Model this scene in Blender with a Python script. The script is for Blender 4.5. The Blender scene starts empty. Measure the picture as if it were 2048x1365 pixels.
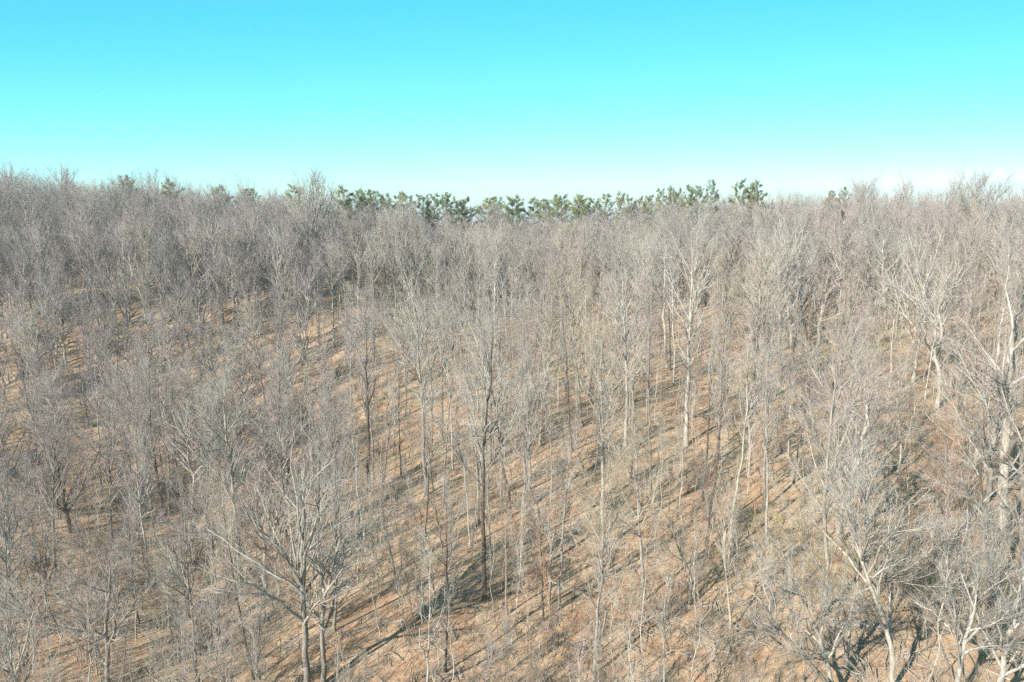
import bpy, math, random
import numpy as np

# ------------------------------------------------------------------ camera, sky, sun, exposure
SC = bpy.context.scene
COL = SC.collection
HC = 36.0                                   # drone height over datum
PITCH = math.radians(10.6)
FPX = 1365.0                                # focal length in pixels of a 2048 px wide frame
cam = bpy.data.cameras.new('camera')
cam.sensor_width = 36.0
cam.lens = 36.0 * FPX / 2048.0
cam.clip_start = 0.5
cam.clip_end = 9000.0
camo = bpy.data.objects.new('camera', cam)
camo.location = (0, 0, HC)
camo.rotation_euler = (math.pi / 2 - PITCH, 0, 0)
COL.objects.link(camo)
SC.camera = camo

SUN_AZ = math.radians(230.0)                # compass-like: 0 = +y, clockwise; sun behind the camera, to the left
SUN_EL = math.radians(31.0)
world = bpy.data.worlds.new('World')
SC.world = world
world.use_nodes = True
nt = world.node_tree
nt.nodes.clear()
wo = nt.nodes.new('ShaderNodeOutputWorld')
bg = nt.nodes.new('ShaderNodeBackground')
sky = nt.nodes.new('ShaderNodeTexSky')
sky.sky_type = 'NISHITA'
sky.sun_disc = False
sky.sun_elevation = SUN_EL
sky.sun_rotation = SUN_AZ
sky.altitude = 300
sky.air_density = 1.0
sky.dust_density = 0.6
sky.ozone_density = 1.0
# the camera's saturated winter sky: pull red down, green up where the sky is deep
sep = nt.nodes.new('ShaderNodeSeparateColor')
comb = nt.nodes.new('ShaderNodeCombineColor')
def wmath(op, a, b):
    n = nt.nodes.new('ShaderNodeMath'); n.operation = op
    for i, v in enumerate((a, b)):
        if hasattr(v, 'links') or hasattr(v, 'is_linked'):
            nt.links.new(v, n.inputs[i])
        else:
            n.inputs[i].default_value = v
    return n.outputs[0]
# the photographed sky is nearly even from side to side
svm = nt.nodes.new('ShaderNodeMapping'); svm.vector_type = 'POINT'
svm.inputs['Scale'].default_value = (.42, 1.0, 1.0)
svc = nt.nodes.new('ShaderNodeTexCoord'); svn = nt.nodes.new('ShaderNodeVectorMath'); svn.operation = 'NORMALIZE'
nt.links.new(svc.outputs['Generated'], svm.inputs[0]); nt.links.new(svm.outputs[0], svn.inputs[0]); nt.links.new(svn.outputs[0], sky.inputs['Vector'])
nt.links.new(sky.outputs[0], sep.inputs[0])
SKY_R = (0.170, 1.60); SKY_G = (1.40, 0.715); SKY_B = (0.95, 1.0)
for ch, (mul, pw) in enumerate((SKY_R, SKY_G, SKY_B)):
    o_ = wmath('MULTIPLY', wmath('POWER', sep.outputs[ch], pw), mul)
    nt.links.new(wmath('MAXIMUM', o_, 0.5) if ch == 0 else o_, comb.inputs[ch])
# thin white cloud bank low over the horizon
wtc = nt.nodes.new('ShaderNodeTexCoord'); wmp = nt.nodes.new('ShaderNodeMapping')
wmp.inputs['Scale'].default_value = (2.2, 2.2, 16.0); wmp.inputs['Location'].default_value = (3.1, 0.4, 0.0)
nt.links.new(wtc.outputs['Generated'], wmp.inputs[0])
wno = nt.nodes.new('ShaderNodeTexNoise'); wno.inputs['Scale'].default_value = 1.0; wno.inputs['Detail'].default_value = 4.0
nt.links.new(wmp.outputs[0], wno.inputs['Vector'])
wsx = nt.nodes.new('ShaderNodeSeparateXYZ'); nt.links.new(wtc.outputs['Generated'], wsx.inputs[0])
wel = nt.nodes.new('ShaderNodeMapRange'); wel.interpolation_type = 'SMOOTHSTEP'
for k_, v_ in zip(('From Min', 'From Max', 'To Min', 'To Max'), (0.030, 0.062, 1.0, 0.0)):
    wel.inputs[k_].default_value = v_
nt.links.new(wsx.outputs[2], wel.inputs['Value'])
wcl = nt.nodes.new('ShaderNodeMapRange'); wcl.interpolation_type = 'SMOOTHSTEP'
for k_, v_ in zip(('From Min', 'From Max', 'To Min', 'To Max'), (0.42, 0.56, 0.0, 1.0)):
    wcl.inputs[k_].default_value = v_
nt.links.new(wno.outputs[0], wcl.inputs['Value'])
wmx = nt.nodes.new('ShaderNodeMix'); wmx.data_type = 'RGBA'
waz = nt.nodes.new('ShaderNodeMapRange'); waz.interpolation_type = 'SMOOTHSTEP'
for k_, v_ in zip(('From Min', 'From Max', 'To Min', 'To Max'), (0.36, 0.56, 0.0, 1.0)):
    waz.inputs[k_].default_value = v_
nt.links.new(wsx.outputs[0], waz.inputs['Value'])
nt.links.new(wmath('MULTIPLY', wmath('MULTIPLY', wel.outputs[0], wcl.outputs[0]), waz.outputs[0]), wmx.inputs[0])
# pale air right at the horizon
whz = nt.nodes.new('ShaderNodeMapRange'); whz.interpolation_type = 'SMOOTHSTEP'
for k_, v_ in zip(('From Min', 'From Max', 'To Min', 'To Max'), (0.0, 0.048, 0.7, 0.0)):
    whz.inputs[k_].default_value = v_
nt.links.new(wsx.outputs[2], whz.inputs['Value'])
wmh = nt.nodes.new('ShaderNodeMix'); wmh.data_type = 'RGBA'
nt.links.new(whz.outputs[0], wmh.inputs[0]); nt.links.new(comb.outputs[0], wmh.inputs[6]); wmh.inputs[7].default_value = (3.2, 4.2, 4.3, 1)
nt.links.new(wmh.outputs[2], wmx.inputs[6]); wmx.inputs[7].default_value = (4.6, 4.7, 4.8, 1)
nt.links.new(wmx.outputs[2], bg.inputs['Color'])
bg.inputs['Strength'].default_value = 0.10
nt.links.new(bg.outputs[0], wo.inputs['Surface'])

sun = bpy.data.lights.new('sun', 'SUN')
sun.energy = 4.4
sun.angle = math.radians(0.53)
sun.color = (1.0, 0.935, 0.845)
suno = bpy.data.objects.new('sun', sun)
COL.objects.link(suno)
SDIR = np.array([math.sin(SUN_AZ) * math.cos(SUN_EL), math.cos(SUN_AZ) * math.cos(SUN_EL), math.sin(SUN_EL)])
from mathutils import Vector
suno.rotation_euler = Vector(SDIR).to_track_quat('Z', 'Y').to_euler()
suno.location = (-60, -60, 90)

SC.view_settings.view_transform = 'Standard'
SC.view_settings.look = 'None'
SC.view_settings.gamma = 1.0
SC.view_settings.use_curve_mapping = False
SC.view_settings.exposure = 1.3
SC.render.engine = 'CYCLES'
SC.cycles.max_bounces = 3
SC.cycles.diffuse_bounces = 2
SC.cycles.glossy_bounces = 1
SC.cycles.transmission_bounces = 1
SC.cycles.use_denoising = False
SC.cycles.use_adaptive_sampling = True
SC.cycles.adaptive_threshold = 0.02
SC.render.filter_size = 1.3

# ------------------------------------------------------------------ pixel <-> world helpers
def ray(px, py):
    a = (px - 1024.0) / FPX
    b = (682.5 - py) / FPX
    return np.array([a, math.cos(PITCH) + b * math.sin(PITCH), -math.sin(PITCH) + b * math.cos(PITCH)])
def at(px, py, Y):
    d = ray(px, py)
    return np.array([0, 0, HC]) + d * (Y / d[1])
def project(p):
    x, y, z = p[0], p[1], p[2] - HC
    f = y * math.cos(PITCH) - z * math.sin(PITCH)
    u = y * math.sin(PITCH) + z * math.cos(PITCH)
    if f < 0.1:
        return (-9999, 9999)
    return (1024 + FPX * x / f, 682.5 - FPX * u / f)

# ------------------------------------------------------------------ terrain
TD = np.array([0, 25, 40, 50, 65, 80, 95, 110, 125, 140, 155, 170, 190, 210, 240, 300, 500], float)
TU = np.array([-1.4, -.75, -.5, -.25, 0, .25, .5, .75, 1.4])
TT = np.array([
    [34, 34, 35.5, 37, 38, 38.5, 37, 33, 26.5, 20.5, 16.5, 13.5, 10.5, 9, 11, 28, 60],
    [34, 34, 35.5, 37, 38, 38.5, 37, 33, 26.5, 20.5, 16.5, 13.5, 10.5, 9, 11, 28, 60],
    [34, 34, 35, 36.5, 38.5, 40.5, 40.5, 36.5, 28, 20.5, 17, 14.5, 12, 11, 13, 28, 60],
    [33, 33, 32, 32.4, 33.2, 34.4, 34.6, 32, 26, 20, 17, 15.5, 14.5, 14.5, 16, 28, 60],
    [33, 32, 30.3, 30, 29.6, 29, 28.2, 27.3, 26.4, 25.3, 24.2, 23, 22, 21.5, 21.5, 30, 60],
    [32, 31, 28.5, 28, 27.4, 26.9, 26.2, 25.4, 24.2, 22.6, 20.4, 18.2, 16.2, 15.6, 17, 30, 60],
    [31, 29, 26, 24.7, 23.6, 22.6, 21.6, 20.6, 19.2, 17.2, 15, 13.2, 12, 12, 14, 28, 60],
    [31, 28, 24.5, 23.5, 22.3, 21.2, 20, 18.8, 17.3, 15.6, 14, 12.8, 12, 12.5, 15, 28, 60],
    [31, 28, 24.5, 23.5, 22.3, 21.2, 20, 18.8, 17.3, 15.6, 14, 12.8, 12, 12.5, 15, 28, 60]])
TX0, TY0, TST = -480.0, -150.0, 3.0
gx = np.arange(TX0, 481, TST); gy = np.arange(TY0, 481, TST)
GX, GY = np.meshgrid(gx, gy, indexing='ij')
dd = np.clip(GY, 0, 499.9)
uu = np.clip(GX / np.maximum(GY, 12.0), -1.39, 1.39)
di = np.clip(np.searchsorted(TD, dd, side='right') - 1, 0, len(TD) - 2)
ui = np.clip(np.searchsorted(TU, uu, side='right') - 1, 0, len(TU) - 2)
fd = (dd - TD[di]) / (TD[di + 1] - TD[di]); fu = (uu - TU[ui]) / (TU[ui + 1] - TU[ui])
GD = (TT[ui, di] * (1 - fu) * (1 - fd) + TT[ui + 1, di] * fu * (1 - fd) + TT[ui, di + 1] * (1 - fu) * fd + TT[ui + 1, di + 1] * fu * fd)
for _ in range(4):
    P = np.pad(GD, 1, mode='edge')
    GD = (P[:-2, 1:-1] + P[2:, 1:-1] + P[1:-1, :-2] + P[1:-1, 2:] + 2 * P[1:-1, 1:-1]) / 6
GZ = HC - GD
# undulation, small gullies and old terraces
GZ += 0.45 * np.sin(GX * .11 + 1.3 * np.sin(GY * .07)) * np.sin(GY * .09 + .8 * np.sin(GX * .05 + 2))
GZ += 0.22 * np.sin(GX * .31 + 2 * np.sin(GY * .13 + 1)) * np.sin(GY * .27 + GX * .08)
lw = np.clip((-GX - 6) / 30, 0, 1) * np.clip((GY - 60) / 20, 0, 1) * np.clip((230 - GY) / 40, 0, 1)
GZ += lw * 0.55 * np.sin((GY + 5 * np.sin(GX * .06)) * .62)
def hgt(x, y):
    x = np.asarray(x, float); y = np.asarray(y, float)
    fx = np.clip((x - TX0) / TST, 0, len(gx) - 1.001); fy = np.clip((y - TY0) / TST, 0, len(gy) - 1.001)
    i = fx.astype(int); j = fy.astype(int); a = fx - i; b = fy - j
    return (GZ[i, j] * (1 - a) * (1 - b) + GZ[i + 1, j] * a * (1 - b) + GZ[i, j + 1] * (1 - a) * b + GZ[i + 1, j + 1] * a * b)
def ground_at(px, py):
    d = ray(px, py)
    s = np.arange(8, 480, 0.25)
    p = np.array([0, 0, HC])[None] + d[None] * (s / d[1])[:, None]
    below = np.nonzero(p[:, 2] < hgt(p[:, 0], p[:, 1]))[0]
    k = below[0] if len(below) else len(s) - 1
    q = p[k].copy(); q[2] = float(hgt(q[0], q[1]))
    return q

# ------------------------------------------------------------------ materials
def new_mat(name):
    m = bpy.data.materials.new(name); m.use_nodes = True
    n = m.node_tree.nodes; n.clear()
    o = n.new('ShaderNodeOutputMaterial'); b = n.new('ShaderNodeBsdfPrincipled')
    m.node_tree.links.new(b.outputs[0], o.inputs[0])
    b.inputs['Roughness'].default_value = 0.9
    b.inputs['Specular IOR Level'].default_value = 0.15
    return m, m.node_tree, b
def mixc(t, fac, a, b, mode='MIX'):
    n = t.nodes.new('ShaderNodeMix'); n.data_type = 'RGBA'; n.blend_type = mode
    for sock, v in ((n.inputs[0], fac), (n.inputs[6], a), (n.inputs[7], b)):
        if hasattr(v, 'is_linked'):
            t.links.new(v, sock)
        elif isinstance(v, (int, float)):
            sock.default_value = v
        else:
            sock.default_value = (*v, 1)
    return n.outputs[2]
def ramp(t, fac, stops, interp='LINEAR'):
    n = t.nodes.new('ShaderNodeValToRGB'); n.color_ramp.interpolation = interp
    el = n.color_ramp.elements
    while len(el) < len(stops):
        el.new(0.5)
    for e, (p, c) in zip(el, stops):
        e.position = p; e.color = (*c, 1) if len(c) == 3 else c
    t.links.new(fac, n.inputs[0])
    return n.outputs[0]
def noise(t, scale, detail=3, vec=None, rough=.55):
    n = t.nodes.new('ShaderNodeTexNoise'); n.inputs['Scale'].default_value = scale
    n.inputs['Detail'].default_value = detail; n.inputs['Roughness'].default_value = rough
    if vec is not None:
        t.links.new(vec, n.inputs['Vector'])
    return n.outputs[0]
def bark(name, dark, mid, pale, patch=.5):
    m, t, b = new_mat(name)
    tc = t.nodes.new('ShaderNodeTexCoord'); mp = t.nodes.new('ShaderNodeMapping')
    mp.inputs['Scale'].default_value = (5, 5, .9)
    t.links.new(tc.outputs['Object'], mp.inputs[0])
    n1 = noise(t, 1.6, 5, mp.outputs[0], .65)
    n2 = noise(t, 1.1, 3, tc.outputs['Object'])
    c = ramp(t, n1, [(.3, dark), (.5, mid), (.68, pale)])
    c2 = mixc(t, ramp(t, n2, [(.5, (0, 0, 0)), (.66, (patch, patch, patch))]), c, pale)
    oi = t.nodes.new('ShaderNodeObjectInfo')
    tint = ramp(t, oi.outputs['Random'], [(0, (.72, .69, .67)), (.35, (1, .98, .95)), (.7, (1.0, .95, .88)), (1, (1.25, 1.22, 1.16))])
    t.links.new(mixc(t, 1.0, c2, tint, 'MULTIPLY'), b.inputs['Base Color'])
    bp = t.nodes.new('ShaderNodeBump'); bp.inputs['Strength'].default_value = .5; bp.inputs['Distance'].default_value = .03
    t.links.new(n1, bp.inputs['Height']); t.links.new(bp.outputs[0], b.inputs['Normal'])
    return m
def twig(name, stops):
    m, t, b = new_mat(name)
    oi = t.nodes.new('ShaderNodeObjectInfo')
    c = ramp(t, oi.outputs['Random'], stops)
    tc = t.nodes.new('ShaderNodeTexCoord')
    n = noise(t, 1.3, 2, tc.outputs['Object'])
    v = ramp(t, n, [(.32, (.72, .70, .70)), (.68, (1.2, 1.18, 1.15))])
    t.links.new(mixc(t, 1.0, c, v, 'MULTIPLY'), b.inputs['Base Color'])
    return m
M = {}
M['grey'] = bark('bark_grey', (.105, .092, .080), (.215, .195, .170), (.34, .32, .285))
M['pale'] = bark('bark_pale', (.15, .135, .115), (.29, .265, .23), (.44, .42, .375), .7)
M['white'] = bark('bark_white', (.15, .138, .12), (.32, .30, .27), (.50, .48, .44), .55)
M['dark'] = bark('bark_dark', (.035, .030, .027), (.085, .072, .062), (.17, .15, .13), .25)
M['black'] = bark('bark_black', (.012, .010, .010), (.030, .026, .024), (.07, .06, .055), .1)
M['limb'] = bark('limb_grey', (.15, .135, .12), (.265, .245, .215), (.38, .36, .325), .6)
M['twig'] = twig('twig_mixed', [(0, (.33, .285, .265)), (.3, (.385, .345, .31)), (.55, (.38, .32, .305)), (.8, (.40, .36, .31)), (1, (.375, .295, .285))])
M['twig_dark'] = twig('twig_dark', [(0, (.265, .225, .225)), (.4, (.32, .275, .27)), (.7, (.305, .25, .255)), (1, (.35, .305, .28))])  # purple-grey maple tone, with the left hillside's shade also put into the colour
M['twig_grey'] = twig('twig_grey', [(0, (.35, .33, .295)), (1, (.39, .37, .335))])
M['twig_pink'] = twig('twig_pink', [(0, (.35, .28, .27)), (1, (.37, .29, .27))])
M['twig_rust'] = twig('twig_rust', [(0, (.42, .25, .16)), (1, (.46, .29, .20))])
M['twig_tan'] = twig('twig_tan', [(0, (.40, .335, .245)), (1, (.43, .375, .295))])
M['brush'] = twig('brush_twig', [(0, (.20, .155, .125)), (.5, (.27, .22, .17)), (1, (.34, .29, .22))])
M['whip'] = twig('whip_stem', [(0, (.30, .25, .20)), (.5, (.40, .36, .30)), (1, (.50, .46, .40))])
M['straw'] = twig('straw', [(0, (.44, .36, .20)), (1, (.54, .45, .29))])
m, t, b = new_mat('pine_needles')
oi = t.nodes.new('ShaderNodeObjectInfo'); tc = t.nodes.new('ShaderNodeTexCoord')
c = ramp(t, oi.outputs['Random'], [(0, (.13, .16, .065)), (.5, (.185, .205, .075)), (1, (.15, .17, .09))])
v = ramp(t, noise(t, .9, 2, tc.outputs['Object']), [(.3, (.7, .7, .75)), (.7, (1.35, 1.3, 1.1))])
t.links.new(mixc(t, 1.0, c, v, 'MULTIPLY'), b.inputs['Base Color'])
M['needle'] = m
m, t, b = new_mat('cedar_green')
b.inputs['Base Color'].default_value = (.20, .19, .075, 1)
M['cedar'] = m
m, t, b = new_mat('pale_stone')
tc = t.nodes.new('ShaderNodeTexCoord')
t.links.new(ramp(t, noise(t, 3, 4, tc.outputs['Object']), [(.3, (.32, .30, .27)), (.7, (.58, .56, .52))]), b.inputs['Base Color'])
M['stone'] = m
# leaf litter
m, t, b = new_mat('leaf_litter')
geo = t.nodes.new('ShaderNodeNewGeometry')
pos = geo.outputs['Position']
big = noise(t, .045, 3, pos); mid = noise(t, .35, 4, pos, .6); fine = noise(t, 2.6, 5, pos, .7)
vor = t.nodes.new('ShaderNodeTexVoronoi'); vor.inputs['Scale'].default_value = 6.5; t.links.new(pos, vor.inputs['Vector'])
grit = noise(t, 9.0, 4, pos, .8)
leaf = ramp(t, vor.outputs['Color'], [(0, (.20, .115, .065)), (.25, (.34, .215, .13)), (.5, (.44, .305, .195)), (.75, (.51, .38, .26)), (1, (.60, .48, .36))])
soil = ramp(t, grit, [(.28, (.15, .095, .06)), (.5, (.37, .25, .158)), (.70, (.56, .43, .305))])
c = mixc(t, .5, soil, leaf)
rust = mixc(t, ramp(t, mid, [(.45, (0, 0, 0)), (.62, (.7, .7, .7))]), c, (.36, .19, .10))
c2_ = mixc(t, ramp(t, fine, [(.36, (.6, .6, .6)), (.54, (0, 0, 0))]), rust, (.23, .15, .10))
tan = mixc(t, ramp(t, big, [(.46, (0, 0, 0)), (.66, (.45, .45, .45))]), c2_, (.47, .365, .24))
n3 = noise(t, .11, 4, pos)
olive = mixc(t, ramp(t, n3, [(.58, (0, 0, 0)), (.74, (.4, .4, .4))]), tan, (.34, .28, .15))
mot = ramp(t, noise(t, 1.1, 5, pos, .75), [(.34, (.56, .55, .57)), (.5, (.95, .96, .97)), (.64, (1.18, 1.19, 1.20))])
grd = mixc(t, 1.0, olive, mot, 'MULTIPLY')
t.links.new(grd, b.inputs['Base Color'])
bp = t.nodes.new('ShaderNodeBump'); bp.inputs['Strength'].default_value = .7; bp.inputs['Distance'].default_value = .10
hm = t.nodes.new('ShaderNodeMath'); hm.operation = 'ADD'
t.links.new(fine, hm.inputs[0]); t.links.new(grit, hm.inputs[1])
t.links.new(hm.outputs[0], bp.inputs['Height']); t.links.new(bp.outputs[0], b.inputs['Normal'])
b.inputs['Roughness'].default_value = .95
M['litter'] = m

# ------------------------------------------------------------------ mesh helpers
def tubes(P, R, sides):
    """P (N,K,3), R (N,K): tapered tubes, last point closed to a tip. -> verts, quads, tris"""
    N, K, _ = P.shape
    T = np.empty_like(P); T[:, 1:-1] = P[:, 2:] - P[:, :-2]; T[:, 0] = P[:, 1] - P[:, 0]; T[:, -1] = P[:, -1] - P[:, -2]
    T /= np.linalg.norm(T, axis=2, keepdims=True) + 1e-9
    ref = np.where(np.abs(T[:, :1, 2:3]) > .8, np.array([1., 0, 0]), np.array([0, 0, 1.]))
    A = np.cross(T, np.broadcast_to(ref, T.shape)); A /= np.linalg.norm(A, axis=2, keepdims=True) + 1e-9
    B = np.cross(T, A)
    an = np.arange(sides) * 2 * math.pi / sides
    ring = P[:, :-1, None] + R[:, :-1, None, None] * (np.cos(an)[None, None, :, None] * A[:, :-1, None] + np.sin(an)[None, None, :, None] * B[:, :-1, None])
    nr = (K - 1) * sides
    V = np.concatenate([ring.reshape(N, nr, 3), P[:, -1:]], axis=1)
    per = nr + 1
    base = (np.arange(N) * per)[:, None]
    q = []
    for k in range(K - 2):
        for s in range(sides):
            s2 = (s + 1) % sides
            q.append([k * sides + s, k * sides + s2, (k + 1) * sides + s2, (k + 1) * sides + s])
    tr = [[(K - 2) * sides + s, (K - 2) * sides + (s + 1) % sides, nr] for s in range(sides)]
    Q = (np.array(q, int).reshape(1, -1, 4) + base[:, :, None]).reshape(-1, 4) if q else np.zeros((0, 4), int)
    Tt = (np.array(tr, int)[None] + base[:, :, None]).reshape(-1, 3)
    return V.reshape(-1, 3), Q, Tt
def build_mesh(name, pieces, mats):
    """pieces: list of (verts, quads, tris, material index)"""
    V = []; L = []; LS = []; MI = []; off = 0; lo = 0
    for v, q, tr, mi in pieces:
        V.append(v)
        if len(q):
            L.append((q + off).ravel()); LS.append(lo + 4 * np.arange(len(q))); lo += 4 * len(q); MI.append(np.full(len(q), mi))
        if len(tr):
            L.append((tr + off).ravel()); LS.append(lo + 3 * np.arange(len(tr))); lo += 3 * len(tr); MI.append(np.full(len(tr), mi))
        off += len(v)
    V = np.concatenate(V).astype(np.float32); L = np.concatenate(L).astype(np.int32); LS = np.concatenate(LS).astype(np.int32); MI = np.concatenate(MI).astype(np.int32)
    me = bpy.data.meshes.new(name)
    me.vertices.add(len(V)); me.vertices.foreach_set('co', V.ravel())
    me.loops.add(len(L)); me.loops.foreach_set('vertex_index', L)
    me.polygons.add(len(LS)); me.polygons.foreach_set('loop_start', LS)
    me.polygons.foreach_set('material_index', MI)
    me.polygons.foreach_set('use_smooth', np.ones(len(LS), bool))
    for mm in mats:
        me.materials.append(mm)
    me.update(calc_edges=True)
    return me
def nrm(v):
    return v / (np.linalg.norm(v, axis=-1, keepdims=True) + 1e-9)
def resample(pts, K):
    pts = np.asarray(pts, float)
    s = np.concatenate([[0], np.cumsum(np.linalg.norm(np.diff(pts, axis=0), axis=1))])
    t = np.linspace(0, s[-1], K)
    return np.stack([np.interp(t, s, pts[:, i]) for i in range(3)], 1)
def smooth_line(pts, K):
    q = resample(pts, K)
    for _ in range(2):
        q[1:-1] = (q[:-2] + 2 * q[1:-1] + q[2:]) / 4
    return q
def spawn(rng, P, R, n, t0, t1, L, ang, up, gnarl, K, rk, curl=0., tpow=1., relen=True, decay=.5, thick=.72, rmin=.004):
    N, Kp, _ = P.shape
    ln = np.linalg.norm(np.diff(P, axis=1), axis=2).sum(1)
    pi = rng.choice(N, n, p=ln / ln.sum())
    t = t0 + (t1 - t0) * rng.random(n) ** tpow
    f = np.clip(t * (Kp - 1), 0, Kp - 1.001); i = f.astype(int); a = (f - i)[:, None]
    pos = P[pi, i] * (1 - a) + P[pi, i + 1] * a
    rad = R[pi, i] * (1 - a[:, 0]) + R[pi, i + 1] * a[:, 0]
    tan = nrm(P[pi, i + 1] - P[pi, i])
    rv = rng.normal(size=(n, 3)); perp = nrm(rv - (rv * tan).sum(1, keepdims=True) * tan)
    an = (ang[0] + (ang[1] - ang[0]) * rng.random(n))[:, None]
    d = nrm(np.cos(an) * tan + np.sin(an) * perp + np.array([0, 0, up]))
    le = L * (.55 + .9 * rng.random(n)) * (1 - decay * t)
    if relen:
        le = le * ln[pi]
    pts = [pos]
    for k in range(K - 1):
        pts.append(pts[-1] + d * (le / (K - 1))[:, None])
        d = nrm(d + gnarl * rng.normal(size=(n, 3)) + np.array([0, 0, curl]))
    r0 = np.maximum(np.minimum(rad * thick, rk * le + .003), rmin)
    Rr = r0[:, None] * np.linspace(1, .3, K)[None]
    return np.stack(pts, 1), Rr

KIND = {
    # crown start, limb count, limb length / H, limb angle, up, curl, trunk top, base radius / H, branches, branchlets, twigs
    'pole':  dict(c0=.46, nl=26, L=.20, ang=(.45, .85), up=.18, curl=.10, top=.95, r=.0085, nb=190, nc=1000, nt=3400, wob=.006),
    'tall':  dict(c0=.36, nl=24, L=.25, ang=(.45, .85), up=.15, curl=.09, top=.97, r=.0095, nb=210, nc=1050, nt=3600, wob=.010),
    'broad': dict(c0=.36, nl=15, L=.40, ang=(.55, 1.0), up=.10, curl=.07, top=.80, r=.0125, nb=260, nc=1300, nt=4200, wob=.018),
    'fan':   dict(c0=.26, nl=12, L=.62, ang=(.30, .85), up=.18, curl=.07, top=.52, r=.013, nb=260, nc=1300, nt=4200, wob=.02),
    'dome':  dict(c0=.46, nl=20, L=.44, ang=(.35, 1.05), up=.22, curl=.11, top=.82, r=.011, nb=240, nc=1200, nt=3800, wob=.012),
    'whip':  dict(c0=.35, nl=12, L=.10, ang=(.4, .8), up=.2, curl=.08, top=1.0, r=.0042, nb=24, nc=60, nt=120, wob=.016),
    'stem':  dict(c0=.52, nl=16, L=.13, ang=(.4, .8), up=.2, curl=.10, top=.97, r=.0066, nb=80, nc=300, nt=800, wob=.007),
    'slim':  dict(c0=.40, nl=18, L=.17, ang=(.5, .95), up=.12, curl=.08, top=1.0, r=.0068, nb=90, nc=400, nt=1200, wob=.014),
    'small': dict(c0=.25, nl=14, L=.38, ang=(.5, .9), up=.12, curl=.06, top=.85, r=.008, nb=130, nc=650, nt=2200, wob=.02),
    'sap':   dict(c0=.25, nl=14, L=.22, ang=(.5, .95), up=.15, curl=.06, top=1.0, r=.0055, nb=45, nc=150, nt=420, wob=.02),
}
def limb_length(kind, t):
    """relative limb length along the trunk, t in 0..1 over the crowned part"""
    if kind in ('pole', 'tall', 'stem', 'slim', 'sap', 'whip'):
        return .50 + .70 * np.sin((t * .80 + .12) * math.pi) ** .8
    return 1.05 - .45 * t
def grow(kind, H, seed, trunk=None, limbs=None, r0=None, dens=1.0, lean=(0, 0), nauto=None, twk=1.0, lk=1.0):
    """-> dict of polyline levels, in metres from the base"""
    k = KIND[kind]; rng = np.random.default_rng(seed)
    r0 = r0 or k['r'] * H * rng.uniform(.9, 1.15)
    K = 14
    if trunk is None:
        z = np.linspace(-.02 * H, k['top'] * H, K)
        wob = np.cumsum(rng.normal(size=(K, 2)) * k['wob'] * H * .55, axis=0)
        T = np.column_stack([wob[:, 0] - wob[1, 0] + lean[0] * z, wob[:, 1] - wob[1, 1] + lean[1] * z, z])
        T[0, :2] = T[1, :2]
    else:
        T = smooth_line(trunk, K)
        T[1:-1] += rng.normal(size=(K - 2, 3)) * .006 * H * np.array([.5, 1, .2])
    s = np.linspace(0, 1, K)
    R = r0 * ((1 - s) ** .85 * .92 + .08) * (1 + .45 * np.exp(-s * 40)) * (1 + .05 * rng.normal(size=K))
    if k['top'] < .9:
        R = r0 * (1 - .62 * s) * (1 + .4 * np.exp(-s * 25)); R[-1] = R[-2] * .5
    T = T[None]; R = R[None]
    LP = []; LR = []
    KL = 7
    for lp in (limbs or []):
        q = smooth_line(lp, KL)
        q[1:-1] += rng.normal(size=(KL - 2, 3)) * .008 * H
        j = np.argmin(np.linalg.norm(T[0] - q[0], axis=1)); q[0] = T[0, min(j, K - 2)]
        le = np.linalg.norm(q[-1] - q[0])
        ra = min(R[0, j] * .78, .024 * le + .01)
        LP.append(q); LR.append(ra * np.linspace(1, .28, KL))
    n = nauto if nauto is not None else k['nl']
    g0 = rng.random() * 6.28
    for i in range(n):
        t = (i + rng.random()) / n
        f = (k['c0'] + (1 - k['c0']) * t * .97) * (K - 1); a = f - int(f); j = min(int(f), K - 2)
        p = T[0, j] * (1 - a) + T[0, j + 1] * a
        rr = R[0, j] * (1 - a) + R[0, j + 1] * a
        tan = nrm(T[0, j + 1] - T[0, j])
        az = g0 + i * 2.4 + rng.normal() * .5
        perp = np.array([math.cos(az), math.sin(az), 0]); perp = nrm(perp - perp.dot(tan) * tan)
        an = rng.uniform(*k['ang']) * (1.12 - .35 * t)
        d = nrm(math.cos(an) * tan + math.sin(an) * perp + np.array([0, 0, k['up']]))
        le = k['L'] * H * limb_length(kind, t) * rng.uniform(.65, 1.25)
        pts = [p]
        gn = .13 if kind in ('broad', 'small') else .085
        for _ in range(KL - 1):
            pts.append(pts[-1] + d * le / (KL - 1))
            d = nrm(d + gn * rng.normal(size=3) + np.array([0, 0, k['curl']]))
        LP.append(np.array(pts)); LR.append(min(rr * .66, .020 * le + .014) * np.linspace(1, .25, KL))
    LP = np.array(LP); LR = np.array(LR) * lk
    s = max(H / 20, .3)
    nb, nc, ntw = int(k['nb'] * dens), int(k['nc'] * dens), int(k['nt'] * dens)
    up = k['up']
    B, BR = spawn(rng, LP, LR, nb, .12, 1., .48, (.35, .75), up * .7, .08, 5, .0135 * lk, k['curl'], decay=.45)
    par = np.concatenate([resample(l, 5)[None] for l in LP] + [B]); pr = np.concatenate([LR[:, [0, 2, 3, 5, 6]], BR])
    Cc, CR = spawn(rng, par, pr, nc, .10, 1., 1.75 * s ** .6, (.28, .72), up * .7, .085, 4, .0075, .06, relen=False, decay=.4, rmin=.0068 * twk)
    Tw, TR = spawn(rng, Cc, CR, ntw, .1, 1., .92 * s ** .4, (.25, .68), up * .6, .09, 3, .009, .05, relen=False, decay=.35, rmin=.0052 * twk)
    return dict(T=T, R=R, LP=LP, LR=LR, B=B, BR=BR, C=Cc, CR=CR, W=Tw, WR=TR, H=H)
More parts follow.
